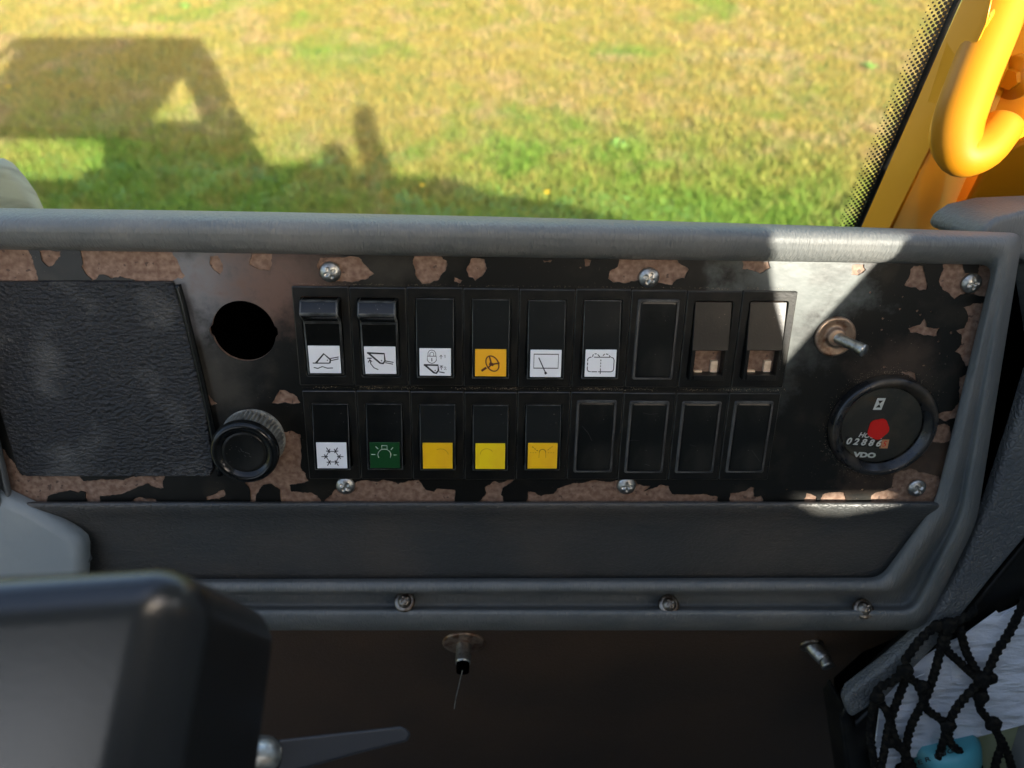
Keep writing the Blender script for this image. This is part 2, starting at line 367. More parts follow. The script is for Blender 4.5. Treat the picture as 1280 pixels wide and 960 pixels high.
def grass():
    n = 520000
    x = rng.uniform(-6.2, 6.6, n); y = 3.0 + 6.6 * rng.uniform(0, 1, n) ** 1.15
    # value noise for patches
    def vn(x, y, s, seed):
        r = np.random.default_rng(seed).uniform(0, 1, (256, 256)); X = x * s + 100; Y = y * s + 100
        xi, yi = np.floor(X).astype(int), np.floor(Y).astype(int); fx, fy = X - xi, Y - yi
        fx = fx * fx * (3 - 2 * fx); fy = fy * fy * (3 - 2 * fy)
        a = r[xi % 256, yi % 256]; b = r[(xi + 1) % 256, yi % 256]; c = r[xi % 256, (yi + 1) % 256]; d = r[(xi + 1) % 256, (yi + 1) % 256]
        return (a * (1 - fx) + b * fx) * (1 - fy) + (c * (1 - fx) + d * fx) * fy
    m = .42 * vn(x, y, 1.1, 1) + .33 * vn(x, y, 2.7, 2) + .25 * vn(x, y, 7, 3)
    near = np.clip((5.15 - y + .25 * (x < -1) + .25 * np.sin(x * 1.7)) / 1.3, 0, 1)
    green = np.clip((m - .56) * 4.2, 0, 1) * .75 + near * .8
    green = np.clip(green + rng.normal(0, .17, n) + .5 * (vn(x, y, 9, 11) - .5), 0, 1)
    pk = np.clip((vn(x, y, 5, 21) * .6 + vn(x, y, 13, 22) * .4 - .5) * 4, 0, 1)[:, None]
    clump = vn(x, y, 14, 5)
    h = (.018 + .03 * rng.uniform(0, 1, n)) * (.6 + .8 * clump) * (1 + .5 * near)
    wd = (.0035 + .003 * rng.uniform(0, 1, n)) * (1 + .8 * near * rng.uniform(0, 1, n))
    a = rng.uniform(0, 2 * PI, n); ln = rng.uniform(.2, 1.5, n) * h; b = a + rng.normal(0, .8, n) + PI / 2
    dx, dy = np.cos(a) * wd / 2, np.sin(a) * wd / 2
    lx, ly = np.cos(b) * ln, np.sin(b) * ln
    co = np.zeros((n, 5, 3), np.float32)
    co[:, 0] = np.stack([x - dx, y - dy, 0 * x], 1); co[:, 1] = np.stack([x + dx, y + dy, 0 * x], 1)
    co[:, 2] = np.stack([x + dx * .7 + lx * .4, y + dy * .7 + ly * .4, h * .65], 1); co[:, 3] = np.stack([x - dx * .7 + lx * .4, y - dy * .7 + ly * .4, h * .65], 1)
    co[:, 4] = np.stack([x + lx, y + ly, h], 1)
    me = bpy.data.meshes.new('grass'); me.vertices.add(n * 5); me.vertices.foreach_set('co', co.ravel())
    idx = np.arange(n)[:, None] * 5
    lv = np.concatenate([idx + 0, idx + 1, idx + 2, idx + 3, idx + 3, idx + 2, idx + 4], 1).ravel()
    me.loops.add(n * 7); me.loops.foreach_set('vertex_index', lv.astype(np.int32))
    me.polygons.add(n * 2)
    st = np.stack([np.arange(n) * 7, np.arange(n) * 7 + 4], 1).ravel(); me.polygons.foreach_set('loop_start', st.astype(np.int32))
    me.update(calc_edges=True)
    straw = np.array([.47, .35, .10]); straw2 = np.array([.36, .245, .075]); gr = np.array([.125, .24, .035]); gr2 = np.array([.25, .34, .055])
    t = rng.uniform(0, 1, (n, 1)); br = rng.uniform(.7, 1.15, (n, 1))
    c = (((straw * (1 - t) + straw2 * t) * (1 - pk) + np.array([.46, .31, .15]) * pk) * (1 - green[:, None]) + (gr * (1 - t) + gr2 * t) * green[:, None]) * br
    ca = me.color_attributes.new('tint', 'FLOAT_COLOR', 'POINT')
    cc = np.ones((n, 5, 4), np.float32); cc[:, :, :3] = c[:, None, :]; ca.data.foreach_set('color', cc.ravel())
    m_ = bpy.data.materials.new('grass_blades'); m_.use_nodes = True; t_ = m_.node_tree; b_ = t_.nodes['Principled BSDF']
    at_ = t_.nodes.new('ShaderNodeAttribute'); at_.attribute_name = 'tint'; t_.links.new(at_.outputs[0], b_.inputs['Base Color'])
    b_.inputs['Roughness'].default_value = .7; b_.inputs['Specular IOR Level'].default_value = .2
    tl = t_.nodes.new('ShaderNodeBsdfTranslucent'); t_.links.new(at_.outputs[0], tl.inputs[0])
    ms = t_.nodes.new('ShaderNodeMixShader'); ms.inputs[0].default_value = .3
    t_.links.new(b_.outputs[0], ms.inputs[1]); t_.links.new(tl.outputs[0], ms.inputs[2]); t_.links.new(ms.outputs[0], t_.nodes['Material Output'].inputs[0])
    o = link('grass', me, m_); o['kind'] = 'stuff'
    o['label'] = 'sun dried lawn with green patches outside the windscreen'
    return o
grass()

def leafy(name, n0, centres, tint, r0, r1, label, up):
    v, f = [], []
    for cx, cy, rad, cnt in centres:
        for _ in range(cnt):
            a = random.uniform(0, 2 * PI); d = rad * math.sqrt(random.random())
            x, y = cx + d * math.cos(a), cy + d * math.sin(a); z = random.uniform(.01, up)
            b = random.uniform(0, 2 * PI); s = random.uniform(r0, r1)
            t = Vector((math.cos(b), math.sin(b), random.uniform(-.2, .5))).normalized(); q = Vector((-math.sin(b), math.cos(b), random.uniform(-.3, .3))) * .45
            p = Vector((x, y, z)); k = len(v)
            v += [p, p + t * s * .5 + q * s * .5, p + t * s, p + t * s * .5 - q * s * .5]; f.append((k, k + 1, k + 2, k + 3))
    o = link(name, mesh(name, v, f), mat(name + '_leaf', tint[0], .5, col2=tint[1], nscale=3, nlo=.4, nhi=.6)); o['kind'] = 'stuff'; o['label'] = label
    return o
cs = []
for _ in range(140):
    px = random.uniform(20, 900); py = random.uniform(205, 300) if px < 500 else random.uniform(245, 300)
    p = ground(px, py); cs.append((p.x, p.y, random.uniform(.05, .14), 45))
leafy('clover', 0, cs, ((.10, .22, .035), (.2, .34, .06)), .012, .026, 'clover and weeds in the lawn close to the machine', .05)
def weed(px, py, k, label):
    p = ground(px, py); v, f = [], []
    for i in range(14):
        a = 2 * PI * i / 14 + random.uniform(-.2, .2); s = random.uniform(.05, .10)
        d = Vector((math.cos(a), math.sin(a), 0)); q = Vector((-math.sin(a), math.cos(a), 0)) * .013; z0 = random.uniform(.01, .03)
        n = len(v); m0 = d * s * .5 + Vector((0, 0, .03 + z0)); e = d * s + Vector((0, 0, .012 + z0))
        v += [Vector((0, 0, .01)), m0 + q, e, m0 - q]; f.append((n, n + 1, n + 2, n + 3))
    o = link('weed', mesh('weed', v, f), M_weed, loc=p); tag(o, label, 'weed plant'); return o
M_weed = mat('weed_leaf', (.10, .19, .03), .7, col2=(.16, .26, .045), nscale=8)
weed(1085, 88, 1, 'dark green rosette weed in dry lawn near the yellow pillar')
weed(772, 185, 2, 'small green weed in dry lawn above the middle of the dashboard')
weed(1095, 70, 1, 'pale leafed weed at the upper right of the lawn') if False else None
weed(232, 12, 3, 'small weed in lawn straight above the cab shadow')
def flower(px, py, label):
    p = ground(px, py); rt = thing('dandelion', label, 'flower', Matrix.Translation(p))
    v, f = tube([Vector((0, 0, 0)), Vector((.004, 0, .03)), Vector((.003, 0, .06))], .0015, 6); link('stem', mesh('stem', v, f), M_weed, rt)
    v, f = [], []
    for i in range(22):
        a = 2 * PI * i / 22; n = len(v); r = .016 if i % 2 else .012
        v += [(.003, 0, .06), (.003 + math.cos(a - .13) * r, math.sin(a - .13) * r, .064 + (i % 2) * .002), (.003 + math.cos(a + .13) * r, math.sin(a + .13) * r, .064 + (i % 2) * .002)]
        f.append((n, n + 1, n + 2))
    link('petals', mesh('petals', v, f), M_dand, rt)
M_dand = mat('dandelion_yellow', (.85, .5, .01), .6)
flower(15, 119, 'yellow dandelion at the left edge of the lawn in the cab shadow')
flower(683, 252, 'yellow dandelion just above the middle of the dashboard ridge')
flower(528, 243, 'yellow dandelion in the low shadow right of the mirror shadow')

# ---------------------------------------------------------------- machine body around and behind the driver (throws the shadow on the lawn)
YW = -.55
def back(p, Y=YW): return p + SUN * ((p.y - Y) / -SUN.y)
def bxz(pts): return [(q.x, q.z) for q in (back(ground(a, b)) for a, b in pts)]
XZ = Matrix(((1, 0, 0, 0), (0, 0, -1, YW), (0, 1, 0, 0), (0, 0, 0, 1)))   # sheet x,y -> world x,z
roof_front = .42
rz = (lambda p: p.z)(back(ground(130, 47), roof_front))
xl, xr = back(ground(30, 47), roof_front).x, back(ground(235, 47), roof_front).x
cab = thing('cab_body', 'yellow machine cab body with roof and side walls around the driver', 'cab')
sil = bxz([(262, 88), (282, 140), (300, 180), (318, 188), (330, 204), (345, 207), (360, 207)])
left = bxz([(-420, 330), (-220, 190), (-60, 135), (0, 96)])
base = .5
XW = .345
def clip(poly, ax, lim, keep_less=True):          # cut a polygon at a straight line
    out = []; n = len(poly); sg = 1 if keep_less else -1
    for i in range(n):
        p, q = poly[i], poly[(i + 1) % n]; dp, dq = sg * (lim - p[ax]), sg * (lim - q[ax])
        if dp >= 0: out.append(p)
        if dp * dq < 0:
            t = dp / (dp - dq); out.append((p[0] + (q[0] - p[0]) * t, p[1] + (q[1] - p[1]) * t))
    return out
def backx(p): q = p + SUN * ((XW - p.x) / SUN.x); return (q.y, q.z)
rz2 = back(ground(130, 47)).z                # rear wall top, raised above the cab to block sun over the open roof
outer = [(left[0][0], base)] + left + [(back(ground(30, 47)).x, rz2), (XW, rz2), (XW, base)]
tri_px = [(190, 151), (228, 96), (243, 128), (253, 151)]
tri = clip(bxz(tri_px), 0, XW - .012)
rect = bxz([(-60, 172), (128, 176), (131, 222), (-60, 226)])
tri_s = clip([backx(ground(a, b)) for a, b in tri_px], 0, YW + .02, False)
z_h = .43
hp = [(1300, -110), (1268, -30), (1240, 40), (1212, 110), (1197, 160), (1202, 192), (1226, 188), (1246, 168), (1260, 146)]
# unseen right-side openings, shaped so sun falls on panel patch, pad and handle
patch_px = [(953, 262, -4), (955, 300, 8), (962, 330, 0), (968, 375, 0), (975, 415, 0), (981, 462, 0), (1050, 385, 0), (1105, 326, 0), (1127, 300, 8), (1140, 284, 0), (1150, 262, -20)]
pp = [backx(PM @ P(a, b, wm)) for a, b, wm in patch_px]
blob = [backx(PM @ P(1035 + 120 * math.cos(k * PI / 6), 640 + 34 * math.sin(k * PI / 6), 5)) for k in range(12)]
gap = [(lambda q: (q.x, q.z))(back(PM @ P(a, b, 4))) for a, b in ((955, 625), (1125, 622), (1110, 640), (1075, 652), (1040, 663), (1005, 660), (975, 642))]  # hood notch, added to let a soft sun spot onto the pad
hop = clip([backx(at(a, b, z_h)) for a, b in ((1180, -120), (1340, -120), (1300, 90), (1283, 170), (1262, 200), (1215, 225), (1165, 215), (1160, 150))], 0, .41)
rw = sheet('rear_wall', [outer, tri, rect], 0, .02, M['cab_grey'], cab); rw.matrix_local = XZ
YF = roof_front
rs = sheet('right_side', [[(YW, base), (YW, rz2), (YF, rz), (YF, base)], pp, blob, hop] + ([tri_s] if len(tri_s) > 2 else []), 0, .004, M['cab_grey'], cab)  # top raised to block sun that the open roof would admit
rs.matrix_local = Matrix(((0, 0, 1, XW), (1, 0, 0, 0), (0, 1, 0, 0), (0, 0, 0, 1)))
boxes('roof_beam', [(xl, XW - .004, roof_front - .05, roof_front, rz - .04, rz)], M['cab_grey'], cab)
boxes('roof_rail', [(xl - .05, xl, YW, roof_front, rz - .04, rz)], M['cab_grey'], cab)
boxes('floor', [(-1.0, XW, YW, 1.0, .85, .9)], M['cab_grey'], cab)
boxes('left_side', [(-1.03, -1.0, YW, .9, .85, 1.6)], M['cab_grey'], cab)
boxes('front_wall', [(-.40, XW, .43, .46, .9, 2.1)], M['cab_grey'], cab)
seat = thing('driver_seat', 'black driver seat with tall backrest inside the cab', 'seat')
boxes('cushion', [(-.42, .12, -.42, .08, 1.62, 1.75)], M['trim_leather'], seat, bevel=.03)  # seat is out of view, added to stop light bouncing off the floor
boxes('backrest', [(-.40, .10, -.52, -.40, 1.70, 2.40)], M['plastic'], seat, bevel=.03)
hood = thing('engine_hood', 'yellow engine hood and wheel arches of the machine behind the cab', 'engine hood')
ho = bxz([(362, 208), (376, 202), (398, 203), (402, 184), (412, 179), (424, 182), (431, 192), (438, 206), (444, 214), (470, 220), (500, 222), (560, 224), (580, 231), (600, 241), (700, 254), (790, 278), (900, 310), (1300, 345)])
ho = [(XW + .02, base), (XW + .02, bxz([(300, 190)])[0][1])] + bxz([(318, 192), (330, 204), (345, 207)]) + ho + [(ho[-1][0], base)]
h1 = sheet('hood_shell', [ho, gap], 0, .02, M['paint_y'], hood); h1.matrix_local = XZ
mir = thing('wing_mirror', 'oval wing mirror on a short arm beside the engine hood', 'mirror')
mo = bxz([(438, 152), (443, 138), (453, 131), (464, 137), (468, 158), (476, 182), (489, 214), (486, 224), (455, 222), (447, 190), (439, 172)])
m1 = sheet('mirror_shell', [mo], 0, .02, M['plastic'], mir); m1.matrix_local = XZ
# thin handrail beside the cab: its shadow is the line right of the cab shadow
hr = thing('side_handrail', 'thin yellow handrail standing off the cab side', 'handrail')
a_, b_, c_ = back(ground(256, 60), YW), back(ground(278, 100), YW), back(ground(298, 166), YW)
v, f = tube([a_, b_, c_, c_ + Vector((0, 0, -.5))], .011, 10); link('rail', mesh('rail', v, f), M['paint_y'], hr, smooth=True)

# ---------------------------------------------------------------- dashboard housing
dash = thing('dashboard', 'grey moulded dashboard housing with rounded ridge under the windscreen', 'dashboard', PM)
RN = [  # TL, TR, MR, BR, BL, ML ; w top, w mid, w bottom
    ((-54, 311), (1241, 331), (1168, 630), (1100, 722), (38, 724), (17, 624), 0, 0, -8, 0),
    ((-54, 310), (1242, 330), (1169, 630), (1101, 723), (38, 725), (16, 624), 4, 3, -6, 0),
    ((-57, 306), (1246, 325), (1176, 632), (1106, 728), (36, 729), (13, 624), 8, 5, -1, 0),
    ((-59, 298), (1250, 318), (1184, 636), (1117, 738), (34, 740), (9, 624), 11, 6, 0, -1),
    ((-60, 292), (1255, 313), (1190, 640), (1127, 744), (33, 744), (6, 624), 12, 4, -11, -2),
    ((-61, 288), (1259, 309), (1197, 643), (1136, 757), (32, 757), (3, 624), 12.5, 3, -13, -3),
    ((-63, 281), (1265, 303), (1203, 646), (1143, 764), (31, 763), (0, 624), 12, 9, -1, -4),
    ((-65, 272), (1270, 297), (1213, 650), (1149, 775), (30, 776), (-4, 624), 9, 9, -1, -4.5),
    ((-66, 265), (1275, 293), (1218, 652), (1153, 783), (29, 784), (-8, 624), 3, 5, -6, -4.5),
    ((-67, 259), (1279, 291), (1221, 653), (1156, 788), (28, 788), (-10, 624), -6, -4, -14, -4.5)]
def housing_ring(r, k=7, ne=14):
    wt, wm, wb, bow = r[6:]
    c = [Vector((*r[0], wt)), Vector((*r[1], wt)), Vector((*r[2], wm)), Vector((*r[3], wb)), Vector((*r[4], wb)), Vector((*r[5], wm))]
    rad = [30, 17, 22, 16, 20, 14]
    pts = []
    for i in range(6):
        p, q, n_ = c[i - 1], c[i], c[(i + 1) % 6]
        a = q + (p - q).normalized() * rad[i]; b = q + (n_ - q).normalized() * rad[i]
        arc = [a * (1 - t) ** 2 + q * 2 * t * (1 - t) + b * t * t for t in (s / (k - 1) for s in range(k))]
        pts += arc
        nx = (i + 1) % 6; e = c[nx] + (q - c[nx]).normalized() * rad[nx]
        for s in range(1, ne):
            t = s / ne; m_ = b * (1 - t) + e * t
            if i == 0: m_.y += bow * 4 * t * (1 - t)
            pts.append(m_)
    return [P(p.x, p.y, p.z) for p in pts]
rings = smooth_rings([housing_ring(r) for r in RN], 4)
last = rings[-1]; nn = len(last)
rings.append([p + Vector((0, -.03 if p.y > .05 else 0, -.006 if p.y > .05 else -.02)) for p in last])
rings.append([p + Vector((0, -.06 if p.y > .05 else 0, -.13 if p.y > .05 else -.10)) for p in last])
v, f = loft(rings, True)
link('moulded_frame', mesh('moulded_frame', v, [q[::-1] for q in f]), M['trim'], dash, smooth=True)
# padded lower section
rows = [(622, -2), (626.5, -1), (627.2, 2), (628.5, 4), (632, 5), (637, 4.6), (642, 3), (650, 0), (665, -3), (690, -6.5), (712, -9), (728, -11)]
rr = []
for y, wz in rows:
    x1 = 1180 if y < 630 else 1180 - (y - 630) * .62
    rr.append([P(-20 + (x1 + 20) * s / 60, y, wz + .35 * math.sin(s * .9)) for s in range(61)])
rr = smooth_rings(rr, 3)
v, f = loft(rr, False); link('lower_pad', mesh('lower_pad', v, f), M['pad'], dash, smooth=True)
# dark shell behind (closes the housing)
boxes('back_shell', [(-.36, .35, -.155, .05, -.10, -.055)], M['dark'], dash)
# flange screws
def flange_screw(px, py, wz, parent, r=.0062):
    c = P(px, py, wz)
    mw = Matrix.Translation(c) @ Matrix.Rotation(math.radians(-48), 4, 'X')
    v, f = loft([circ((0, 0), r, -.001, 32), circ((0, 0), r, .0008, 32), circ((0, 0), r * .8, .0014, 32), circ((0, 0), r * .62, .0014, 32)], True)
    wsh = link('washer', mesh('washer', v, f), M['steel_dark'], parent, smooth=True); wsh.matrix_local = mw
    dome_screw('screw', r * .66, .0032, parent, None, M['steel_dark'], .5, True, mw @ Matrix.Translation((0, 0, .0012)))
flange_screw(506, 752, -5, dash); flange_screw(836, 756, -5, dash); flange_screw(1079, 761, -4, dash)

# ---------------------------------------------------------------- control panel plate
panel = thing('control_panel', 'black instrument plate with peeling paint set into the dashboard', 'control panel', PM)
plate_out = [P(a, b) for a, b in ((-60, 305), (1250, 325), (1173, 634), (8, 634))]
plate_out = [(p.x, p.y) for p in plate_out]
hc = P(305, 414); HR = .0158
hole = []
for k in range(64):
    a = 2 * PI * k / 64; r = HR
    if abs(math.sin(a)) < .16: r *= 1.07
    hole.append((hc.x + r * math.cos(a), hc.y + r * math.sin(a)))
sheet('back_plate', [plate_out, hole], -.0004, .0012, M['primer'], panel)
bare = [
    [(-58, 308), (35, 308), (42, 325), (46, 338), (50, 353), (-50, 353)],
    [(50, 314), (76, 314), (76, 320), (68, 330), (61, 334), (52, 324)],
    [(99, 310), (214, 312), (222, 325), (226, 335), (232, 345), (222, 347), (214, 353), (172, 352), (150, 345), (124, 343), (120, 349), (115, 350), (107, 342), (102, 333)],
    [(263, 320), (272, 319), (279, 330), (279, 338), (275, 343), (268, 338), (262, 330)],
    [(316, 313), (340, 314), (340, 330), (337, 339), (325, 337), (312, 331)],
    [(400, 322), (440, 320), (452, 324), (458, 332), (468, 342), (456, 350), (440, 353), (428, 352), (400, 347), (396, 334)],
    [(518, 319), (550, 319), (559, 327), (557, 338), (551, 344), (548, 350), (538, 354), (528, 355), (520, 345), (516, 330)],
    [(589, 323), (606, 324), (609, 335), (603, 345), (594, 351), (586, 346), (583, 337)],
    [(568, 346), (578, 350), (575, 354), (568, 352)],
    [(679, 325), (690, 325), (688, 328), (680, 328)],
    [(730, 324), (739, 325), (737, 332), (731, 333)],
    [(774, 323), (845, 324), (852, 331), (861, 336), (856, 348), (845, 350), (840, 356), (828, 354), (815, 349), (800, 350), (780, 354), (765, 352), (760, 348), (762, 339), (772, 333)],
    [(927, 326), (962, 326), (963, 335), (950, 342), (940, 338), (928, 337)],
    [(1065, 331), (1080, 330), (1082, 337), (1072, 344), (1064, 343)],
    [(1142, 332), (1154, 332), (1158, 362), (1149, 363), (1130, 356), (1137, 343)],
    [(1180, 328), (1204, 328), (1206, 341), (1221, 343), (1223, 329), (1240, 329), (1243, 348), (1234, 372), (1224, 370), (1211, 365), (1193, 374), (1178, 362), (1174, 348)],
    [(1135, 410), (1149, 406), (1155, 398), (1158, 408), (1175, 410), (1171, 420), (1156, 419), (1137, 415)],
    [(1204, 384), (1216, 379), (1236, 378), (1228, 412), (1213, 456), (1207, 458), (1199, 442), (1193, 439), (1202, 430), (1200, 417), (1195, 413), (1205, 410), (1210, 396)],
    [(1199, 472), (1213, 466), (1205, 496), (1197, 523), (1183, 527), (1169, 520), (1190, 513), (1199, 502)],
    [(1169, 532), (1180, 529), (1187, 533), (1187, 551), (1176, 554), (1164, 551)],
    [(1125, 465), (1138, 464), (1144, 466), (1145, 477), (1138, 471)],
    [(1118, 592), (1137, 585), (1149, 590), (1173, 595), (1172, 616), (1168, 630), (1090, 630), (1089, 619), (1101, 614), (1114, 609)],
    [(1004, 630), (1008, 616), (1021, 621), (1020, 630)],
    [(1025, 630), (1028, 618), (1039, 615), (1056, 616), (1058, 630)],
    [(912, 630), (913, 616), (932, 613), (938, 608), (942, 609), (942, 620), (951, 619), (955, 630)],
    [(657, 630), (660, 614), (676, 620), (692, 617), (697, 610), (713, 605), (733, 602), (741, 600), (760, 602), (770, 600), (794, 600), (797, 605), (813, 607), (805, 614), (826, 605), (836, 607), (840, 617), (879, 617), (897, 621), (897, 630)],
    [(593, 630), (607, 618), (606, 609), (618, 601), (631, 602), (639, 599), (643, 600), (628, 610), (626, 618), (631, 630)],
    [(404, 630), (418, 612), (442, 604), (453, 600), (480, 599), (498, 605), (511, 600), (523, 599), (530, 609), (543, 614.5), (546, 610), (569, 612), (568, 630)],
    [(353, 539), (364, 538), (376, 543), (376, 583), (386, 601), (362, 606), (364, 614), (387, 615), (397, 619), (401, 630), (353, 630), (350, 612), (339, 605), (329, 606), (321, 617), (320, 630), (311, 630), (313, 621), (306, 601), (316, 597), (330, 596), (329, 587), (346, 573)],
    [(340, 504), (345, 495), (350, 487), (360, 489), (371, 495), (376, 503), (364, 505), (355, 503)],
    [(253, 484), (261, 493), (272, 504), (265, 507), (256, 500)],
    [(258, 621), (270, 617), (280, 612), (282, 617), (274, 624), (259, 625)],
    [(3, 560), (18, 578), (28, 594), (100, 594), (105, 601), (125, 599), (155, 600), (175, 593), (207, 594), (205, 610), (200, 611), (185, 604.5), (160, 614), (152, 617.5), (125, 620), (124, 630), (110, 630), (107, 615), (88, 613), (60, 620), (58, 630), (27, 630), (14, 622)],
    [(158, 630), (175, 621), (195, 624), (196, 630)]]
for _ in range(46):          # small chips
    x, y = random.choice(((random.uniform(60, 1150), random.uniform(320, 350)), (random.uniform(40, 1150), random.uniform(604, 623)), (random.uniform(1085, 1200), random.uniform(345, 460)), (random.uniform(1150, 1200), random.uniform(370, 560))))
    s = random.uniform(.8, 2.0)
    q = [(x + s * random.uniform(.6, 1.4) * math.cos(a), y + s * .8 * random.uniform(.6, 1.4) * math.sin(a)) for a in (k * 2 * PI / 6 for k in range(6))]
    ok = True
    for b_ in bare[:34]:
        xs = [p[0] for p in b_]; ys = [p[1] for p in b_]
        if min(xs) - 4 < x < max(xs) + 4 and min(ys) - 4 < y < max(ys) + 4: ok = False
    if ok and not (360 < x < 1000 and 352 < y < 600): bare.append(q)
loops = [plate_out, hole]
# opening under the switch bank
def sw_cell_px(): pass
loops.append([(p.x, p.y) for p in (P(705, 362), P(990, 367), P(974, 478), P(700, 476))])
loops.append([(p.x, p.y) for p in (P(705, 494), P(966, 495), P(956, 594), P(706, 593))])
for b_ in bare:
    pr = rough_outline([P(*q) for q in b_], .0017, 4)
    loops.append([(p.x, p.y) for p in pr])
sheet('paint_coat', loops, .00035, .0005, M['paint'], panel)
v, f = loft([circ(hc, HR * 1.08, -.0012), circ(hc, HR * 1.08, -.035)], True, False, True)
link('socket_hole', mesh('socket_hole', v, f), M['dark'], panel)
# textured vinyl cover on the left
vc = [(-48, 352), (216, 352), (222, 372), (231, 405), (242, 450), (257, 515), (267, 585), (262, 596), (150, 596), (32, 596), (22, 588), (14, 562)]
slab('vinyl_cover', [P(a, b, 2.2) for a, b in vc], .0024, M['vinyl'], panel, bevel=.0008)
vt = [P(a, b, 3.2) for a, b in ((222, 356), (229, 380), (240, 425), (251, 470), (264, 530), (275, 594))]
v, f = tube(vt, .0016, 10); link('cover_trim', mesh('cover_trim', v, f), M['gloss'], panel, smooth=True)
# plate screws
for i, (a, b) in enumerate(((413, 340), (811, 347), (1214, 354), (432, 607), (783, 607), (1146, 610))):
    dome_screw('screw', .0051, .0026, panel, P(a, b, .8), M['steel'], .4 + i * .7)

# ---------------------------------------------------------------- rocker switches
A0, A1 = P(365, 356.5), P(996, 363); B0, B1 = P(378, 486), P(975, 490)
top_lo = (P(375, 480) + P(980, 484)) / 2; bot_lo = (P(388, 597) + P(961, 598)) / 2
PW = (A1 - A0).x / 9; x0t = A0.x
PWb = (B1 - B0).x / 9; x0b = B0.x
ytop = (A0.y + A1.y) / 2; ht = ytop - top_lo.y; ybt = (B0.y + B1.y) / 2; hb = ybt - bot_lo.y
BASEW = .0018
def bezel_mesh(pw, h, blank=False):
    hw, hh = pw / 2 - .00022, h / 2 - .0002
    iw, ih = pw * .365, h * (.405 if blank or h > .052 else .368)
    k = 5
    o0 = rrect(0, 0, hw, hh, .0006, 0, k); o1 = rrect(0, 0, hw, hh, .0006, BASEW - .0003, k); o2 = rrect(0, 0, hw - .0004, hh - .0004, .0006, BASEW, k)
    if blank:
        i1 = rrect(0, 0, iw + .0004, ih + .0004, .0012, BASEW, k); i2 = rrect(0, 0, iw, ih, .0012, BASEW + .0007, k); i3 = rrect(0, 0, iw - .0009, ih - .0009, .001, BASEW + .0007, k)
        i4 = rrect(0, 0, iw - .0012, ih - .0012, .001, BASEW + .0002, k)
        return loft([o0, o1, o2, i1, i2, i3, i4], True)
    i1 = rrect(0, 0, iw, ih, .0014, BASEW, k); i2 = rrect(0, 0, iw - .0003, ih - .0003, .0014, BASEW - .0004, k); i3 = rrect(0, 0, iw - .0003, ih - .0003, .0014, -.003, k)
    return loft([o0, o1, o2, i1, i2, i3], True, False, True)
cell_mesh = {}
def get_mesh(key, fn):
    if key not in cell_mesh: cell_mesh[key] = fn()
    return cell_mesh[key]
class XF:
    def __init__(s, o, x, y): s.o, s.x, s.y = o, x, y; s.n = x.cross(-y).normalized() * -1 if False else (y.cross(x)).normalized()
    def __call__(s, a, b): return s.o + s.x * a + s.y * b
def norm(x0, y0, w_, h_, strokes):
    out = []
    for s in strokes:
        wd = None
        if isinstance(s, tuple): wd, s = s
        q = [((x - x0) / w_, (y - y0) / h_) for x, y in s]
        out.append((wd, q) if wd else q)
    return out
def arc(cx, cy, r, a0, a1, n=12, ry=None, rot=0):
    o = []
    for i in range(n + 1):
        a = math.radians(a0 + (a1 - a0) * i / n); x, y = r * math.cos(a), (ry or r) * math.sin(a); c, s = math.cos(rot), math.sin(rot)
        o.append((cx + x * c - y * s, cy + x * s + y * c))
    return o
T, K = .0005, .0009
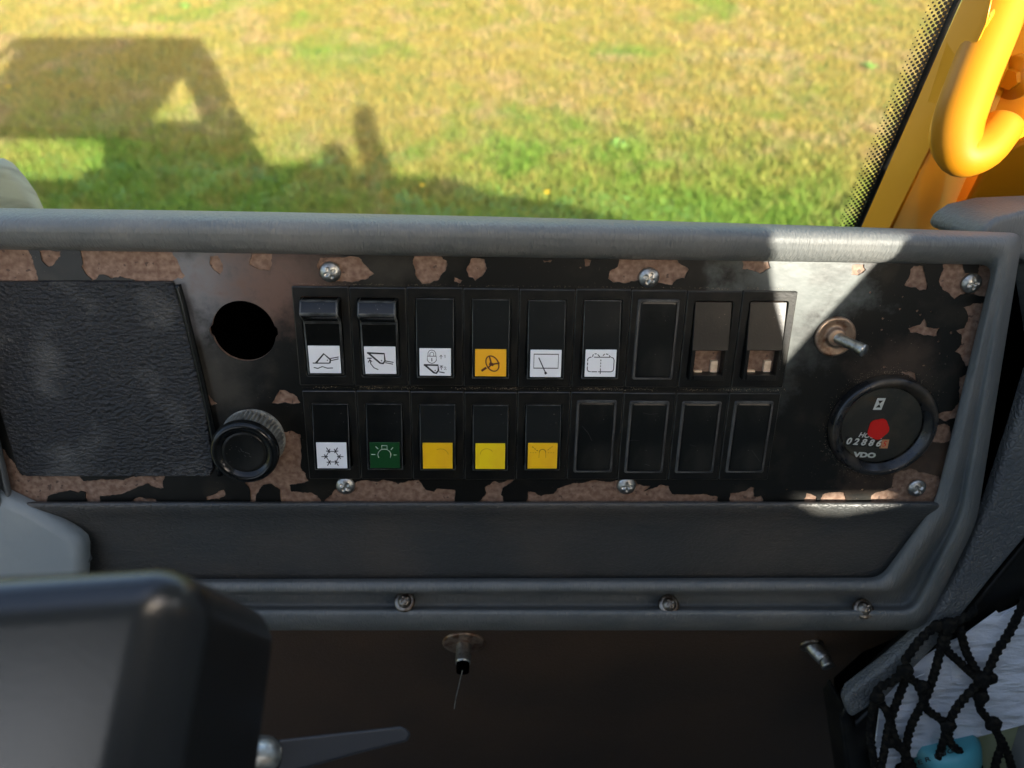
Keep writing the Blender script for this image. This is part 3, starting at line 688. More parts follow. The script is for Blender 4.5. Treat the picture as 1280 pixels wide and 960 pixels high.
icons = {
 'float': norm(122, 605, 262, 223, [(K, [(180, 742), (250, 668), (302, 715), (296, 740)]), (.0006, [(155, 744), (290, 744)]), (T, [(305, 705), (370, 693)]), (T, [(310, 722), (368, 708)]), (.0005, [(160, 780), (190, 788), (230, 772), (270, 785), (315, 783)]), (.0005, arc(277, 720, 2, 0, 360, 6))]),
 'bucket': norm(612, 610, 255, 222, [(K, [(640, 660), (775, 665), (778, 725), (762, 745), (738, 742), (645, 660)]), (.0006, [(638, 703), (668, 703)]), (T, [(642, 735), (655, 713), (670, 730)]), (T, [(655, 713), (662, 750), (685, 780), (718, 795)]), (T, [(785, 725), (845, 735)]), (T, [(782, 738), (840, 750)]), (.0005, arc(750, 722, 2, 0, 360, 6))]),
 'lock': norm(187, 573, 252, 245, [(.0003, [(256, 642), (256, 612), (268, 592), (288, 587), (308, 595), (318, 614), (318, 642)]), (.0003, [(270, 642), (272, 615), (288, 604), (302, 615), (302, 642)]), (.00035, [(250, 642), (322, 642), (322, 680), (306, 700), (285, 706), (264, 698), (250, 678), (250, 642)]), (.00045, [(286, 660), (286, 686)]), (.0003, [(360, 632), (360, 665)]), (.0003, [(350, 645), (360, 630), (370, 645)]), (.00025, [(385, 635), (392, 630), (392, 655)]),
          (K, [(225, 720), (335, 722), (338, 770), (320, 795), (300, 788), (230, 722)]), (.0003, [(362, 728), (362, 762)]), (.0003, [(350, 745), (362, 728), (374, 745)]), (.0003, [(350, 728), (374, 728)]), (.00025, [(384, 742), (392, 736), (400, 742), (385, 762), (402, 762)]), (.0005, arc(312, 770, 2, 0, 360, 6)), (T, [(345, 782), (385, 790)])]),
 'steer': norm(665, 577, 252, 245, [(.00065, arc(805, 705, 48, 0, 360, 28, 72, -.42)), (.0008, [(798, 712), (782, 645)]), (.0008, [(798, 712), (860, 700)]), (.0008, [(798, 712), (770, 745)]), (.0016, [(788, 705), (808, 715)]), (.0012, [(722, 768), (752, 745)])]),
 'wiper': norm(173, 585, 252, 240, [(.00055, [(202, 622), (400, 622), (400, 745), (202, 745), (202, 622)]), (.00055, [(242, 655), (300, 788)]), (.0012, [(298, 785), (303, 792)])]),
 'washer': norm(645, 590, 245, 240, [(.00045, s) for s in ([(690, 655), (675, 660), (664, 672), (664, 690)], [(664, 705), (664, 725)], [(664, 740), (664, 765), (672, 780), (690, 784)], [(700, 784), (740, 784)], [(752, 784), (850, 784)], [(850, 784), (868, 776), (873, 760), (873, 680), (866, 662), (850, 655)], [(715, 655), (840, 655)], [(768, 678), (768, 688)], [(768, 704), (768, 714)], [(768, 730), (768, 740)], [(768, 756), (768, 800)], [(700, 650), (706, 632)], [(718, 626), (730, 626)], [(742, 632), (756, 648)], [(784, 640), (795, 628)], [(808, 626), (822, 630)], [(832, 640), (842, 652)])]),
 'snow': norm(168, 455, 252, 228, [(T, arc(300, 578, 54, 0, 360, 6))] + [(T, [(300 + 40 * math.cos(a) + q * math.sin(a), 578 + 40 * math.sin(a) - q * math.cos(a)), (300 + 90 * math.cos(a) - q * math.sin(a) * .2, 578 + 90 * math.sin(a) + q * math.cos(a) * .2)]) for a in (k * PI / 3 for k in range(6)) for q in (0,)] + [(T, [(300 + 54 * math.cos(a) + 22 * math.cos(a + d), 578 + 54 * math.sin(a) + 22 * math.sin(a + d)), (300 + 54 * math.cos(a), 578 + 54 * math.sin(a))]) for a in (k * PI / 3 for k in range(6)) for d in (.9, -.9)]),
 'lamp': norm(640, 455, 240, 232, [(.00045, [(738, 482), (780, 482), (780, 515), (738, 515), (738, 482)]), (.00025, arc(757, 565, 52, 150, 390, 18)), (.0004, [(690, 492), (708, 512)]), (.0004, [(826, 500), (812, 518)]), (.0004, [(655, 562), (682, 562)]), (.00025, [(830, 566), (856, 566)])]),
 'faint1': norm(0, 0, 100, 100, [(.0002, arc(60, 48, 26, 240, 350, 10))]),
 'faint2': norm(0, 0, 100, 100, [(.0002, arc(38, 42, 22, 180, 330, 10))]),
 'beacon': norm(825, 460, 240, 228, [(.0005, arc(943, 540, 26, 180, 360, 10)), (.0002, [(917, 540), (915, 590)]), (.0002, [(969, 540), (971, 590)])] + [(.0005, [(x, y), (x + 8, y + 5)]) for x, y in ((860, 492), (878, 508), (896, 522))] + [(.00035, [(x, y), (x + 8, y - 7)]) for x, y in ((985, 520), (1000, 506), (1015, 494))] + [(.0003, [(x, 544), (x + 6, 544)]) for x in (845, 865, 885, 990, 1010, 1030)]),
}
def rocker(cx, cy, pw, h, style, lab=None, icon=None, inkm='ink', label=''):
    loc = Vector((cx, cy, .0004))
    b = link('rocker_switch' if style != 'blank' else 'blanking_plate', get_mesh(('bez', round(pw, 5), round(h, 5), style == 'blank'), lambda: mesh('bezel', *bezel_mesh(pw, h, style == 'blank'))), M['plastic'], panel, loc=loc)
    b['label'] = label
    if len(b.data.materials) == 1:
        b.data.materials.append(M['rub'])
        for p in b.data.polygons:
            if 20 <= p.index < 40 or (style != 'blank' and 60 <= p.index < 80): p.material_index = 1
    if style == 'blank':
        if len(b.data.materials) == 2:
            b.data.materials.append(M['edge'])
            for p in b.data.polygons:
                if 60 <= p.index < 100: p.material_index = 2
        iw, ih = pw * .365 - .0012, h * .405 - .0012
        key = ('blankface', round(pw, 5), round(h, 5))
        me = get_mesh(key, lambda: mesh('face', *loft([rrect(0, 0, iw + .0002, ih + .0002, .001, BASEW + .0002), rrect(0, 0, iw - .0008, ih - .0008, .001, BASEW + .0005)], True, False, True)))
        link('blank_face', me, M['blank'], b); return b
    iw, ih = pw * .365 - .0008, h * (.405 if h > .052 else .368) - .0008
    D = -.0025; kq = .22 if h > .052 else .12
    if style == 'up':
        prof = [(ih, D), (ih, .0065), (ih - .0012, .0078), (ih - .0062, .0102), (ih - .0076, .0094), (ih * .42, .0034), (-ih * .18, .0026), (-ih, .0022), (-ih, D)]
        s0, s1 = (-ih * .20, .0028), (-ih * .93, .0022)
    else:
        prof = [(ih, D), (ih, .0012), (ih * .1, .0036), (-ih * kq, .0048), (-ih * .97, .0060), (-ih, .0055), (-ih * .98, D)]
        s0, s1 = (-ih * kq, .0048), (-ih * .92, .0059)
    if style == 'open':
        key = ('open', round(pw, 5), round(h, 5))
        prof2 = [(ih, D), (ih, .0012), (ih * .1, .0036), (-ih * .22, .0048), (-ih * .22, D)]
        r = extr_profile('rocker', prof2, iw, M['plastic'], b, bevel=.0004)
        sd = []
        t = .0018
        boxes('rocker_frame', [(-iw, -iw + t, -ih, -ih * .2, D, .0052), (iw - t, iw, -ih, -ih * .2, D, .0052), (-iw + t, iw - t, -ih, -ih + .0028, D, .0056)], M['plastic'], b, bevel=.0003)
        boxes('lamp_socket', [(-iw + t, iw - t, -ih + .0028, -ih * .22, D, -.0018), (-iw + t, -iw + t + .0004, -ih + .0028, -ih * .22, D, .003), (iw * .25, iw * .62, -ih * .85, -ih * .55, D, .0012), (-iw * .62, -iw * .2, -ih + .0028, -ih * .82, D, .0008)], M['cavity'], b)
        return b
    r = extr_profile('rocker', prof, iw, M['gloss'], b, bevel=.0010)
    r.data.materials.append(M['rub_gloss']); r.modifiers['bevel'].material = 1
    # legend plate
    va, wa = s0; vb, wb = s1; d = Vector((0, vb - va, wb - wa)); nrm = Vector((0, -(wb - wa), (vb - va))); nrm = nrm.normalized() * (-1 if nrm.z < 0 else 1)
    hw = iw * .84
    a = Vector((-hw, va, wa)) + nrm * .0002; q = [a, a + Vector((2 * hw, 0, 0)), a + Vector((2 * hw, 0, 0)) + d, a + d]
    v = [p - nrm * .0004 for p in q] + [p + nrm * .0003 for p in q]
    me = mesh('legend_plate', v, [(3, 2, 1, 0), (4, 5, 6, 7), (0, 1, 5, 4), (1, 2, 6, 5), (2, 3, 7, 6), (3, 0, 4, 7)])
    bm = bmesh.new(); bm.from_mesh(me); bmesh.ops.recalc_face_normals(bm, faces=bm.faces); bm.to_mesh(me); bm.free()
    link('legend_plate', me, M[lab], b, bevel=.0002, seg=2)
    if icon:
        xf = XF(a + nrm * .00036, Vector((2 * hw, 0, 0)), d)
        ribbons('symbol', icons[icon], .0004, M[inkm], b, xf)
    return b
TOPS = [('up', 'white', 'float', 'ink', 'rocker switch with white float position symbol, first in the upper row'),
        ('up', 'white', 'bucket', 'ink', 'rocker switch with white bucket and arrow symbol, second in the upper row'),
        ('dn', 'white', 'lock', 'ink', 'rocker switch with padlock and bucket symbol'),
        ('dn', 'amber', 'steer', 'ink_brown', 'rocker switch with steering wheel on an amber legend'),
        ('dn', 'white', 'wiper', 'ink', 'rocker switch with windscreen wiper symbol'),
        ('dn', 'white', 'washer', 'ink', 'rocker switch with dashed window washer symbol'),
        ('blank', None, None, None, 'blank black cover in the upper row'),
        ('open', None, None, None, 'rocker switch with empty legend socket in shade'),
        ('open', None, None, None, 'rocker switch with empty legend socket, half in sunlight')]
BOTS = [('dn', 'white', 'snow', 'ink', 'rocker switch with white snowflake legend'),
        ('dn', 'green', 'lamp', 'ink_pale', 'rocker switch with green lamp legend'),
        ('dn', 'yellow', 'faint1', 'ink_amber', 'rocker switch with plain yellow legend'),
        ('dn', 'yellow2', 'faint2', 'ink_amber', 'rocker switch with lemon yellow legend'),
        ('dn', 'yellow', 'beacon', 'ink_amber', 'rocker switch with yellow beacon legend')] + [('blank', None, None, None, 'blank black cover in the lower row')] * 4
for i, s in enumerate(TOPS): rocker(x0t + PW * (i + .5), ytop - ht / 2 - .0002 * math.sin(i * 2.1), PW, ht, *s)
for i, s in enumerate(BOTS): rocker(x0b + PWb * (i + .5), ybt - hb / 2 + .0002 * math.sin(i * 1.7), PWb, hb, *s)

# crumbs and dust caught in the joints of the switch bank and round the meter
v, f = [], []
def crumb(p, s_, wz):
    k = len(v); a0 = random.uniform(0, 6)
    for q in range(5):
        a = a0 + q * 2 * PI / 5; r = s_ * random.uniform(.6, 1.2); v.append(Vector((p.x + r * math.cos(a), p.y + r * math.sin(a), wz)))
    v.append(Vector((p.x, p.y, wz + s_ * .8)))
    for q in range(5): f.append((k + q, k + (q + 1) % 5, k + 5))
for i in range(1100):
    x = random.uniform(372, 982); t = (x - 375) / 605
    if math.sin(x * .043) + math.sin(x * .11 + 1) + random.gauss(0, .8) < -.1: continue
    crumb(P(x, 483.5 + 3.5 * t + random.gauss(0, 1.1)), random.uniform(.00008, .00026), .0006)
for i in range(260):
    x = random.uniform(368, 990); crumb(P(x, 354.5 + .0105 * (x - 368) + random.gauss(0, .7)), random.uniform(.00008, .0002), .0005)
for i in range(420):
    a = random.gauss(1.7, .7) if random.random() < .6 else random.gauss(-1.9, .6); r = .0292 + abs(random.gauss(0, .0022))
    mcx = P(1100, 530); crumb(Vector((mcx.x + r * math.cos(a), mcx.y + r * math.sin(a), 0)), random.uniform(.00006, .0002), .0004)
for i in range(120):
    x, y = random.uniform(1010, 1190), random.uniform(400, 620); p = P(x, y); crumb(p, random.uniform(.00006, .00018), .0004)
for c_ in range(5, 9):
    for i in range(90):
        x = A0.x + PW * (c_ if c_ < 9 else 9); yy = random.uniform(top_lo.y, ytop)
        crumb(Vector((x + random.gauss(0, .00012), yy, 0)), random.uniform(.00006, .00016), .0011)
        x = B0.x + PWb * c_; yy = random.uniform(bot_lo.y, ybt); crumb(Vector((x + random.gauss(0, .00012), yy, 0)), random.uniform(.00006, .00016), .0011)
du = link('dust', mesh('dust', v, f), M['dust'], panel); du['kind'] = 'stuff'
class _X:                                   # strokes given in photo pixels on a plane above the panel
    def __init__(s, wz): s.wz = wz; s.n = Vector((0, 0, 1))
    def __call__(s, a, b): return P(a, b, s.wz)
sx_ = ribbons('scratches', [[(804, 516), (812, 518), (822, 517)], [(786, 551), (792, 550), (799, 551)], [(728, 533), (735, 541), (740, 551)], [(940, 563), (950, 577)], [(862, 556), (870, 558)], [(806, 580), (812, 582)]], .00014, M['edge'], panel, _X(2.75)); sx_['kind'] = 'stuff'

# ---------------------------------------------------------------- rotary knob
kc = P(319, 545, 0)
knob = link('rotary_knob', mesh('rotary_knob', *loft([circ(kc, .0165, .0004), circ(kc, .0176, .004), circ(kc, .0170, .0045)], True, False, True)), M['knurl'], panel, smooth=True)
nk = 44 * 4; rg = []
for wz, r in ((.004, .0160), (.0055, .0166), (.0185, .0162), (.020, .0157)):
    rg.append([Vector((kc.x + (r + (.0006 if (i // 2) % 2 else -.0012)) * math.cos(2 * PI * i / nk), kc.y + (r + (.0006 if (i // 2) % 2 else -.0012)) * math.sin(2 * PI * i / nk), wz)) for i in range(nk)])
link('knurled_skirt', mesh('knurled_skirt', *loft(rg, True)), M['knurl'], knob)
kr = [circ(kc, r, wz) for r, wz in ((.0155, .0195), (.0176, .020), (.0181, .0218), (.0178, .0242), (.0167, .0260), (.0153, .0266), (.0140, .0262), (.0126, .0250), (.0119, .0242), (.0117, .0240))]
link('knob_rim', mesh('knob_rim', *loft(smooth_rings(kr, 3), True)), M['gloss'], knob, smooth=True)
link('knob_cap', mesh('knob_cap', *loft([circ(kc, .0119, .0238), circ(kc, .0113, .0244), circ(kc, .0100, .0242), circ(kc, .004, .0238)], True, False, True)), M['blank'], knob, smooth=True)
kx = XF(Vector((kc.x, kc.y, .0246)), Vector((.001, 0, 0)), Vector((0, -.001, 0)))
ribbons('faded_symbol', [(.0003, [(-1.5, -2.5), (-1, -1), (0, -.6)]), (.0003, [(.6, -.3), (2, .2), (3, .8)]), (.0002, [(-3, -1.5), (-2, -.6)]), (.0002, [(0, 1.5), (.8, 2.2)]), (.00025, [(2.5, 1.8), (3.5, 2.4)])], .0003, M['edge'], knob, kx)

for o_ in [knob] + list(knob.children):
    me_ = o_.data; me_.transform(Matrix.Translation((kc.x, kc.y, 0)) @ Matrix.Diagonal((.95, .95, .82, 1)) @ Matrix.Translation((-kc.x, -kc.y, 0)))

# ---------------------------------------------------------------- toggle stud
tc_ = P(1043, 420, 0)
tg = link('toggle_stud', mesh('toggle_stud', *loft(smooth_rings([circ(tc_, r, wz, 40) for r, wz in ((.0107, .0004), (.0107, .0012), (.0100, .0020), (.0085, .0018), (.0070, .0012), (.0052, .0012), (.0048, .0035), (.0040, .0040))], 2), True, False, True)), M['washer'], panel, smooth=True)
v, f = tube([Vector((tc_.x, tc_.y, .002)), Vector((tc_.x + .0022, tc_.y - .0006, .006)), Vector((tc_.x + .0065, tc_.y - .0016, .015))], .0029, 20)
link('lever_pin', mesh('lever_pin', v, f), M['steel'], tg, smooth=True)
v, f = tube([Vector((tc_.x + .0058, tc_.y - .0014, .0142)), Vector((tc_.x + .0068, tc_.y - .0017, .0165)), Vector((tc_.x + .0076, tc_.y - .0019, .018))], .0032, 20)
link('pin_tip', mesh('pin_tip', v, f), M['steel'], tg, smooth=True)

# ---------------------------------------------------------------- hour meter
mc = P(1100, 530, 0)
hm = link('hour_meter', mesh('hour_meter', *loft(smooth_rings([circ(mc, r, wz, 72) for r, wz in ((.0285, .0004), (.0288, .0035), (.0284, .0058), (.0268, .0068), (.0252, .0064), (.0232, .0040), (.0222, .0026), (.0218, .0022))], 4), True)), M['bezel'], panel, smooth=True)
hm['label'] = 'round black hour meter with white digits and a red mark'
link('dial_face', mesh('dial_face', *loft([circ(mc, .0222, .0018, 72), circ(mc, .005, .0018, 72)], True, False, True)), M['dial'], hm)
DZ = .0020
def dpt(px, py): p = P(px, py, DZ * 1000); return Vector((p.x, p.y, DZ))
tiltm = lambda px, py, a=-.10: Matrix.Translation(dpt(px, py)) @ Matrix.Rotation(a, 4, 'Z')
link('lens', mesh('lens', *loft(smooth_rings([circ(mc, .0222, .0030, 64), circ(mc, .018, .0037, 64), circ(mc, .011, .0043, 64), circ(mc, .0006, .0046, 64)], 4), True, False, True)), M['glass'], hm, smooth=True)
# hourglass emblem
ec = dpt(1099, 505); v, f = [], []
for (x, y) in ((-.0022, -.0034), (.0024, -.0034), (.0024, .0034), (-.0022, .0034)): v.append(ec + Vector((x + y * .18, y, 0)))
link('hourglass_emblem', mesh('hourglass_emblem', v, [(0, 1, 2, 3)]), M['white'], hm)
v = [ec + Vector((x + y * .18, y, .0001)) for x, y in ((-.0012, .0020), (.0014, .0020), (.0001, .0001), (-.0012, -.0020), (.0014, -.0020), (.0001, -.0001))]
link('hourglass_mark', mesh('hourglass_mark', v, [(0, 2, 1), (3, 4, 5)]), M['ink'], hm)
text_mesh('hours_text', 'HOURS', .0040, M['white'], hm, tiltm(1088, 545), .25, .00012)
for i, ch in enumerate('02886'):
    c = dpt(1060.5 + 9.3 * i, 551.5 + .7 * i); 
    boxes('digit_wheel', [(c.x - .0018, c.x + .0018, c.y - .0026, c.y + .0026, DZ - .0003, DZ + .0001)], M['ink'], hm)
    text_mesh('digit', ch, .0053, M['white'], hm, Matrix.Translation(c + Vector((0, 0, .0002))) @ Matrix.Rotation(-.08, 4, 'Z'), .2, .00022)
c = dpt(1105, 555)
boxes('tenths_wheel', [(c.x - .0021, c.x + .0024, c.y - .0026, c.y + .0026, DZ - .0003, DZ + .0001)], M['orange'], hm)
text_mesh('tenths_digit', '5', .0048, M['red'], hm, Matrix.Translation(c + Vector((0, 0, .0002))), .2)
text_mesh('maker_text', 'VDO', .0040, M['white'], hm, tiltm(1081, 569, -.05), 0, .00025, 1.4)
rc = dpt(1097.5, 536); v = []
for k in range(48):
    a = 2 * PI * k / 48; r = .0056 + .0003 * math.cos(5 * a + .6); v.append(rc + Vector((r * 1.02 * math.cos(a), r * 1.08 * math.sin(a), .0006)))
v2 = [p - Vector((0, 0, .0005)) for p in v]
me = mesh('red_mark', v2 + v, [tuple(range(48, 96))] + [(i, (i + 1) % 48, 48 + (i + 1) % 48, 48 + i) for i in range(48)]); link('red_mark', me, M['red'], hm)

# ---------------------------------------------------------------- footwell wall with studs
fw = PM
foot = thing('footwell_panel', 'dark brown perforated footwell lining below the dashboard', 'lining panel', PM)
FWW = -32
YL = (PM @ P(1150, 790, -42)).y
foot.matrix_world = Matrix.Identity(4)
slab('lining', [on_y(a, b, YL) for a, b in ((-160, 735), (1290, 735), (1290, 1300), (-160, 1300))], .01, M['wall'], foot, dirv=Vector((0, 1, 0)))
def stud(px, py, label, rwpx, dx=0, dz=0, rust=True, ln=.024):
    c = on_y(px, py, YL); z = (c - CAM).dot(CF); rw = rwpx / F * z
    t = thing('stud_bolt', label, 'bolt', Matrix.Translation(c) @ Matrix.Rotation(math.radians(90), 4, 'X'))
    link('washer', mesh('washer', *loft([circ((0, 0), rw, 0), circ((0, 0), rw, .001), circ((0, 0), rw * .93, .0018), circ((0, 0), rw * .35, .0022)], True, False, True)), M['washer'] if rust else M['steel_dark'], t, smooth=True)
    v, f = tube([Vector((0, 0, 0)), Vector((dx * .4, dz * .4, ln * .5)), Vector((dx, dz, ln))], .0052, 20); link('shank', mesh('shank', v, f), M['steel'], t, smooth=True)
    v, f = tube([Vector((dx, dz, ln - .0005)), Vector((dx * 1.2, dz * 1.2, ln + .006))], .0044, 16); link('tip', mesh('tip', v, f), M['dark'] if rust else M['steel'], t, smooth=True)
stud(580, 803, 'threaded stud with a broad rusty washer below the middle of the dashboard', 27, ln=.015)
stud(1014, 806, 'short steel stud in shadow below the right end of the dashboard', 15, .006, 0, False, .010)
# hanging remains of a cord
tw = link('loose_thread', mesh('loose_thread', *tube([P(578, 838, -20), P(574, 855, -24), P(570, 872, -28), P(568, 886, -30)], .0003, 6)), M['knurl']); tw.matrix_world = PM; tag(tw, 'thin loose thread hanging below the rusty washer', 'thread')

# ---------------------------------------------------------------- left console lid and boot
lc = thing('console_lid', 'pale grey textured console lid at the lower left of the panel', 'console lid', PM)
pts = [(-90, 590), (0, 621), (40, 640), (72, 659), (92, 672), (101, 680), (104, 690), (104, 712), (102, 750), (-90, 760)]
slab('lid', [P(a, b, 9) for a, b in pts], .013, mat('pale_leather', (.24, .265, .265), .5, col2=(.28, .30, .29), nscale=30, bump=.55, bscale=260, bdist=.0006, stretch=(1.6, .8, 1)), lc, bevel=.006, seg=6)
slab('hinge_tab', [P(a, b, 3) for a, b in ((103, 692), (108, 694), (112, 703), (108, 706), (101, 700))], .004, M['trim'], lc, bevel=.0004)
bt = slab('lever_boot', [at(a, b, .50) for a, b in ((-60, 204), (-4, 206), (8, 212), (24, 230), (38, 250), (50, 275), (50, 300), (-60, 300))], .012, M['beige'], None, bevel=.004, seg=4, dirv=Vector((0, 1, 0)))
tag(bt, 'beige worn cover tip poking up behind the left end of the ridge', 'cover')

# ---------------------------------------------------------------- steering column cover and stalk
colm = thing('steering_column_cover', 'black rounded steering column cover close in the lower left corner', 'column cover')
z0, z1 = .150, .205
hexa('cover', [at(-330, 734, z0 - .01), at(256, 694, z0), at(178, 1060, z0 + .0), at(-330, 1060, z0 - .01),
               at(-120, 762, z1 + .03), at(358, 762, z1 + .012), at(322, 1060, z1 + .02), at(-120, 1060, z1 + .03)], M['column'], colm, bevel=.0115, seg=8)
stk = thing('indicator_stalk', 'flat black tapered stalk lever sticking out right of the column cover', 'stalk lever')
sp = [(338, 926), (400, 919), (500, 908), (508, 911), (512, 917), (508, 926), (440, 943), (365, 964), (338, 972)]
slab('lever_blade', [at(a, b, .27 + (a - 338) * .00012) for a, b in sp], .006, mat('stalk_black', (.032, .036, .044), .4, bump=.1, bscale=700), stk, bevel=.0012, dirv=(CF - CU * .5).normalized())
v, f = tube([at(300, 948, .262), at(322, 946, .266), at(338, 945, .27)], .0062, 20); link('collar', mesh('collar', v, f), M['gloss'], stk, smooth=True)
v, f = tube([at(312, 946, .262), at(326, 945, .264), at(329, 945, .265)], .0066, 20); link('collar_ring', mesh('collar_ring', v, f), M['steel'], stk, smooth=True)

# ---------------------------------------------------------------- windscreen, pillar
YG = PO.y + .135
gp = thing('windscreen', 'clear windscreen pane with dotted black border along its right edge', 'window')
def G(px, py, dy=0): return on_y(px, py, YG + dy)
g4 = [G(-250, -260), G(1322, -260), G(1052, 330), G(-250, 330)]
pane = slab('pane', g4, .005, M['glass'], gp, dirv=Vector((0, 1, 0)))
# frit: rows of dots along the right edge, growing towards the edge
e0, e1 = G(1199, -8), G(1069, 292)
dirr = (e1 - e0).normalized(); ln = (e1 - e0).length
side = Vector((dirr.z, 0, -dirr.x)); side = side if side.x < 0 else -side
v, f = [], []
pitch = .0032; e0x = e0 - dirr * .12; n_ = int((ln + .2) / pitch)
for i in range(n_):
    for j in range(8):
        r = .00138 - j * .00014
        c = e0x + dirr * (i + (.5 if j % 2 else 0)) * pitch + side * (.0017 + j * pitch * .52) + Vector((0, -.0003, 0))
        k = len(v)
        for q in range(8):
            a = 2 * PI * q / 8; v.append(c + Vector((r * math.cos(a), 0, r * math.sin(a))))
        f.append(tuple(range(k, k + 8)))
fr = link('frit_dots', mesh('frit_dots', v, f), M['ink'], gp); fr['kind'] = 'stuff'
v, f = tube([e0x + side * -.0008, e0x + dirr * (ln + .2)], .0018, 10, sub=1); link('edge_seal', mesh('edge_seal', v, f), M['plastic'], gp, smooth=True)

pil = thing('cab_pillar', 'yellow painted cab corner pillar right of the windscreen', 'pillar')
YP = YG + .012
def Q(px, py, dy=0): return on_y(px, py, YP + dy)
D1 = Vector((0, 1, 0))
slab('front_flange', [Q(1194, -8, .03), Q(1244, -8, 0), Q(1236, 30, 0), Q(1162, 190, 0), Q(1106, 300, 0), Q(1060, 310, .03)], .006, M['paint_y'], pil, bevel=.002, dirv=D1)
slab('side_face', [Q(1238, 22, .004), Q(1262, -8, .022), Q(1262, 100, .026), Q(1176, 300, .026), Q(1102, 310, .004), Q(1160, 190, .004)], .006, M['paint_y'], pil, bevel=.002, dirv=D1)
slab('corner_panel', [Q(1330, -60, .032), Q(1220, -60, .032), Q(1140, 330, .032), Q(1300, 330, .032), Q(1330, 100, .032)], .006, M['paint_y'], pil, bevel=.002, dirv=D1)
slab('gusset', [Q(1330, 150, -.004), Q(1262, 186, .004), Q(1232, 212, .008), Q(1206, 262, .012), Q(1196, 330, .012), Q(1330, 330, -.006)], .006, M['paint_y'], pil, bevel=.003, dirv=D1)
grab = thing('grab_handle', 'bright yellow hooked grab handle beside the corner pillar', 'grab handle')
v, f = tube([at(a, b, z_h) for i, (a, b) in enumerate(hp)], .0135, 24, sub=8, r_fn=lambda t: (.0134 - .0030 * max(0, (t - .45) / .55)) * math.sqrt(max(.03, 1 - (max(0, t - .94) / .06) ** 2))); link('bar', mesh('bar', v, f), M['handle_y'], grab, smooth=True)
v, f = tube([at(a, b, z_h + .018) for a, b in ((1262, -60), (1226, 20), (1194, 95), (1176, 148), (1172, 175), (1180, 197), (1200, 208))], .0046, 12, sub=6); link('rail_edge', mesh('rail_edge', v, f), M['paint_y'], grab, smooth=True)
bs = thing('hinge_boss', 'yellow painted round hinge boss behind the grab handle', 'hinge boss')
a_, b_ = at(1335, 78, z_h + .04), at(1264, 98, z_h + .03)
v, f = tube([a_, (a_ + b_) / 2, b_], .0125, 24); link('barrel', mesh('barrel', v, f), M['paint_y'], bs, smooth=True)
v, f = tube([at(1270, 97, z_h + .03), at(1260, 100, z_h + .028)], .006, 6, sub=1); link('bolt_head', mesh('bolt_head', v, f), M['paint_y'], bs)

# ---------------------------------------------------------------- right console, net pocket
rc_ = thing('side_console', 'dark grey leather textured side console right of the dashboard', 'console', PM)
sc_pts = [(1385, 300), (1290, 468), (1268, 540), (1238, 630), (1202, 715), (1163, 783), (1112, 828), (1062, 866), (1056, 880), (1064, 900), (1110, 872), (1180, 800), (1240, 725), (1290, 665), (1385, 585)]
def cw(a, b): return 6
slab('console_side', [P(a, b, -4) for a, b in sc_pts], .010, M['trim_leather'], rc_, bevel=.0035, seg=5)
slab('lower_rim', [P(a, b, -14) for a, b in ((1385, 585), (1290, 668), (1235, 735), (1180, 800), (1110, 868), (1070, 905), (1058, 885), (1050, 900), (1075, 1080), (1100, 1080), (1092, 930), (1130, 880), (1200, 812), (1290, 740), (1385, 665))], .03, M['plastic'], rc_, bevel=.003)
slab('gap_filler', [P(a, b, -45) for a, b in ((1240, 330), (1390, 330), (1390, 1100), (1050, 1100), (1050, 860), (1140, 780), (1200, 640))], .01, M['dark'], rc_)  # black sheet standing in for the shade between frame and console
slab('upper_cap', [P(a, b, -16) for a, b in ((1222, 300), (1230, 284), (1250, 271), (1290, 262), (1385, 258), (1385, 480), (1330, 480), (1310, 340))], .05, M['trim'], rc_, bevel=.004, seg=5)
# documents
doc = slab('document_sheet', [P(a, b, -8) for a, b in ((1115, 836), (1138, 834), (1178, 806), (1212, 792), (1246, 768), (1262, 762), (1400, 690), (1400, 880), (1280, 906), (1190, 930), (1120, 955), (1096, 1000), (1090, 960), (1100, 880))], .0006, M['paper'], None)
doc.matrix_world = PM; tag(doc, 'large creased white paper behind the black net', 'paper')
doc2 = slab('document_sheet', [P(a, b, -5) for a, b in ((1108, 838), (1132, 834), (1128, 856), (1156, 842), (1140, 895), (1118, 960), (1088, 990), (1098, 900))], .0006, M['paper'], None)
doc2.matrix_world = PM; tag(doc2, 'small folded white paper at the left end of the net', 'paper')
doc3 = slab('document_sheet', [P(a, b, -6.5) for a, b in ((1188, 806), (1246, 764), (1252, 770), (1300, 745), (1330, 850), (1230, 880), (1190, 850))], .0006, M['paper'], None)
doc3.matrix_world = PM; tag(doc3, 'folded white sheet with torn corner under the console rim', 'paper')
btl = thing('bottle', 'teal plastic bottle with curved lettering low in the net', 'bottle', PM)
v, f = tube([P(1186, 1080, -14), P(1184, 1000, -13), P(1182, 945, -12), P(1180, 920, -12)], .018, 32, r_fn=lambda t: .0215 - .004 * max(0, t - .85) / .15); link('bottle_body', mesh('bottle_body', v, f), M['teal'], btl, smooth=True)
for i, ch in enumerate('ERING'):
    p = P(1150 + 9.5 * i, 953 - 3.5 * i, 10.5)
    text_mesh('letter', ch, .0060, M['ink'], btl, Matrix.Translation(p) @ Matrix.Rotation(.42, 4, 'Z'), 0, .00012)
of = slab('folder', [P(a, b, -14) for a, b in ((1212, 925), (1290, 890), (1400, 870), (1400, 1080), (1230, 1080))], .002, M['olive'], None)
of.matrix_world = PM; tag(of, 'pale olive folder in the lower right corner behind the net', 'folder')
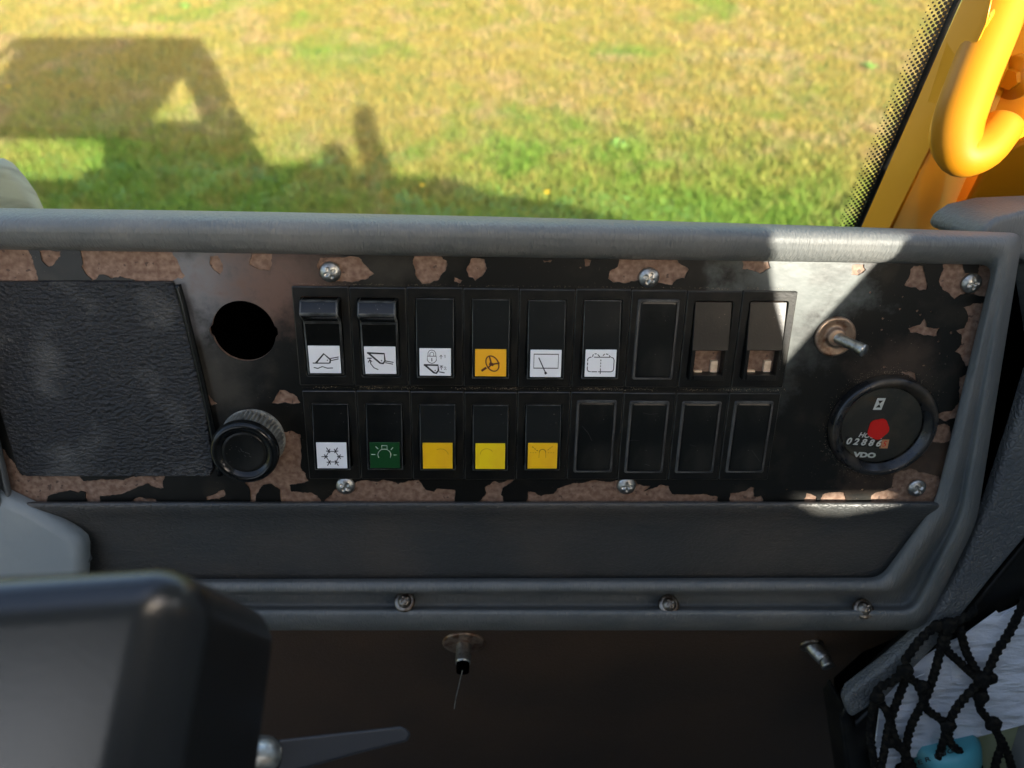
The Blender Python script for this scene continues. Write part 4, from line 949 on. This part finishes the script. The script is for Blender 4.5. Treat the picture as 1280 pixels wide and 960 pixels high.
# net
net = thing('storage_net', 'black knotted cord net holding papers at the lower right', 'net', PM)
WN = 2
cords = [
    [(1182, 778), (1178, 800), (1170, 835), (1158, 870), (1140, 905), (1133, 935), (1128, 990)],
    [(1190, 780), (1182, 808), (1200, 828), (1220, 846)],
    [(1200, 785), (1208, 815), (1222, 840), (1232, 850)],
    [(1284, 745), (1262, 790), (1246, 815), (1234, 842)],
    [(1232, 850), (1228, 866), (1225, 885), (1240, 905), (1252, 930), (1246, 950), (1236, 990)],
    [(1222, 855), (1210, 868), (1196, 885), (1186, 905), (1180, 925), (1170, 960), (1164, 1000)],
    [(1128, 840), (1138, 848), (1150, 856)],
    [(1150, 856), (1158, 885), (1172, 896), (1184, 906)],
    [(1135, 842), (1122, 875), (1112, 905), (1106, 935), (1096, 985)],
    [(1096, 876), (1108, 888), (1120, 925), (1128, 935), (1150, 985)],
    [(1130, 835), (1118, 850), (1100, 860), (1092, 880), (1088, 915), (1090, 935), (1098, 990)],
    [(1186, 905), (1188, 928), (1206, 944), (1226, 962), (1240, 990)],
    [(1252, 925), (1262, 950), (1272, 990)],
    [(1222, 760), (1200, 775), (1172, 782), (1150, 800), (1130, 828)],
    [(1110, 925), (1128, 938), (1142, 960), (1150, 990)],
    [(1340, 640), (1300, 700), (1284, 745)]]
for i, cpts in enumerate(cords):
    pts = [P(a, b, WN + 1.2 * math.sin(i * 1.3 + k * 1.1)) for k, (a, b) in enumerate(cpts)]
    v, f = tube(pts, .0024, 12, lobes=2, pitch=.0048, amp=.24, sub=16)
    link('cord', mesh('cord', v, f), M['rope'], net, smooth=True)
def knot(px, py, r):
    c = P(px, py, WN + 1.5); bm = bmesh.new(); bmesh.ops.create_icosphere(bm, subdivisions=3, radius=r)
    for vv in bm.verts:
        n_ = noise.noise(vv.co * 420 + Vector((px, py, 0))); vv.co *= 1 + .25 * n_; vv.co.z *= .7
    me = bpy.data.meshes.new('knot'); bm.to_mesh(me); bm.free(); link('knot', me, M['rope'], net, smooth=True, loc=c)
for a, b, r in ((1184, 782, .0055), (1228, 850, .0055), (1238, 848, .0042), (1152, 858, .0045), (1185, 908, .005), (1242, 905, .0052), (1226, 872, .0048), (1132, 838, .005), (1170, 783, .004), (1112, 928, .0042), (1096, 872, .0045)):
    knot(a, b, r)
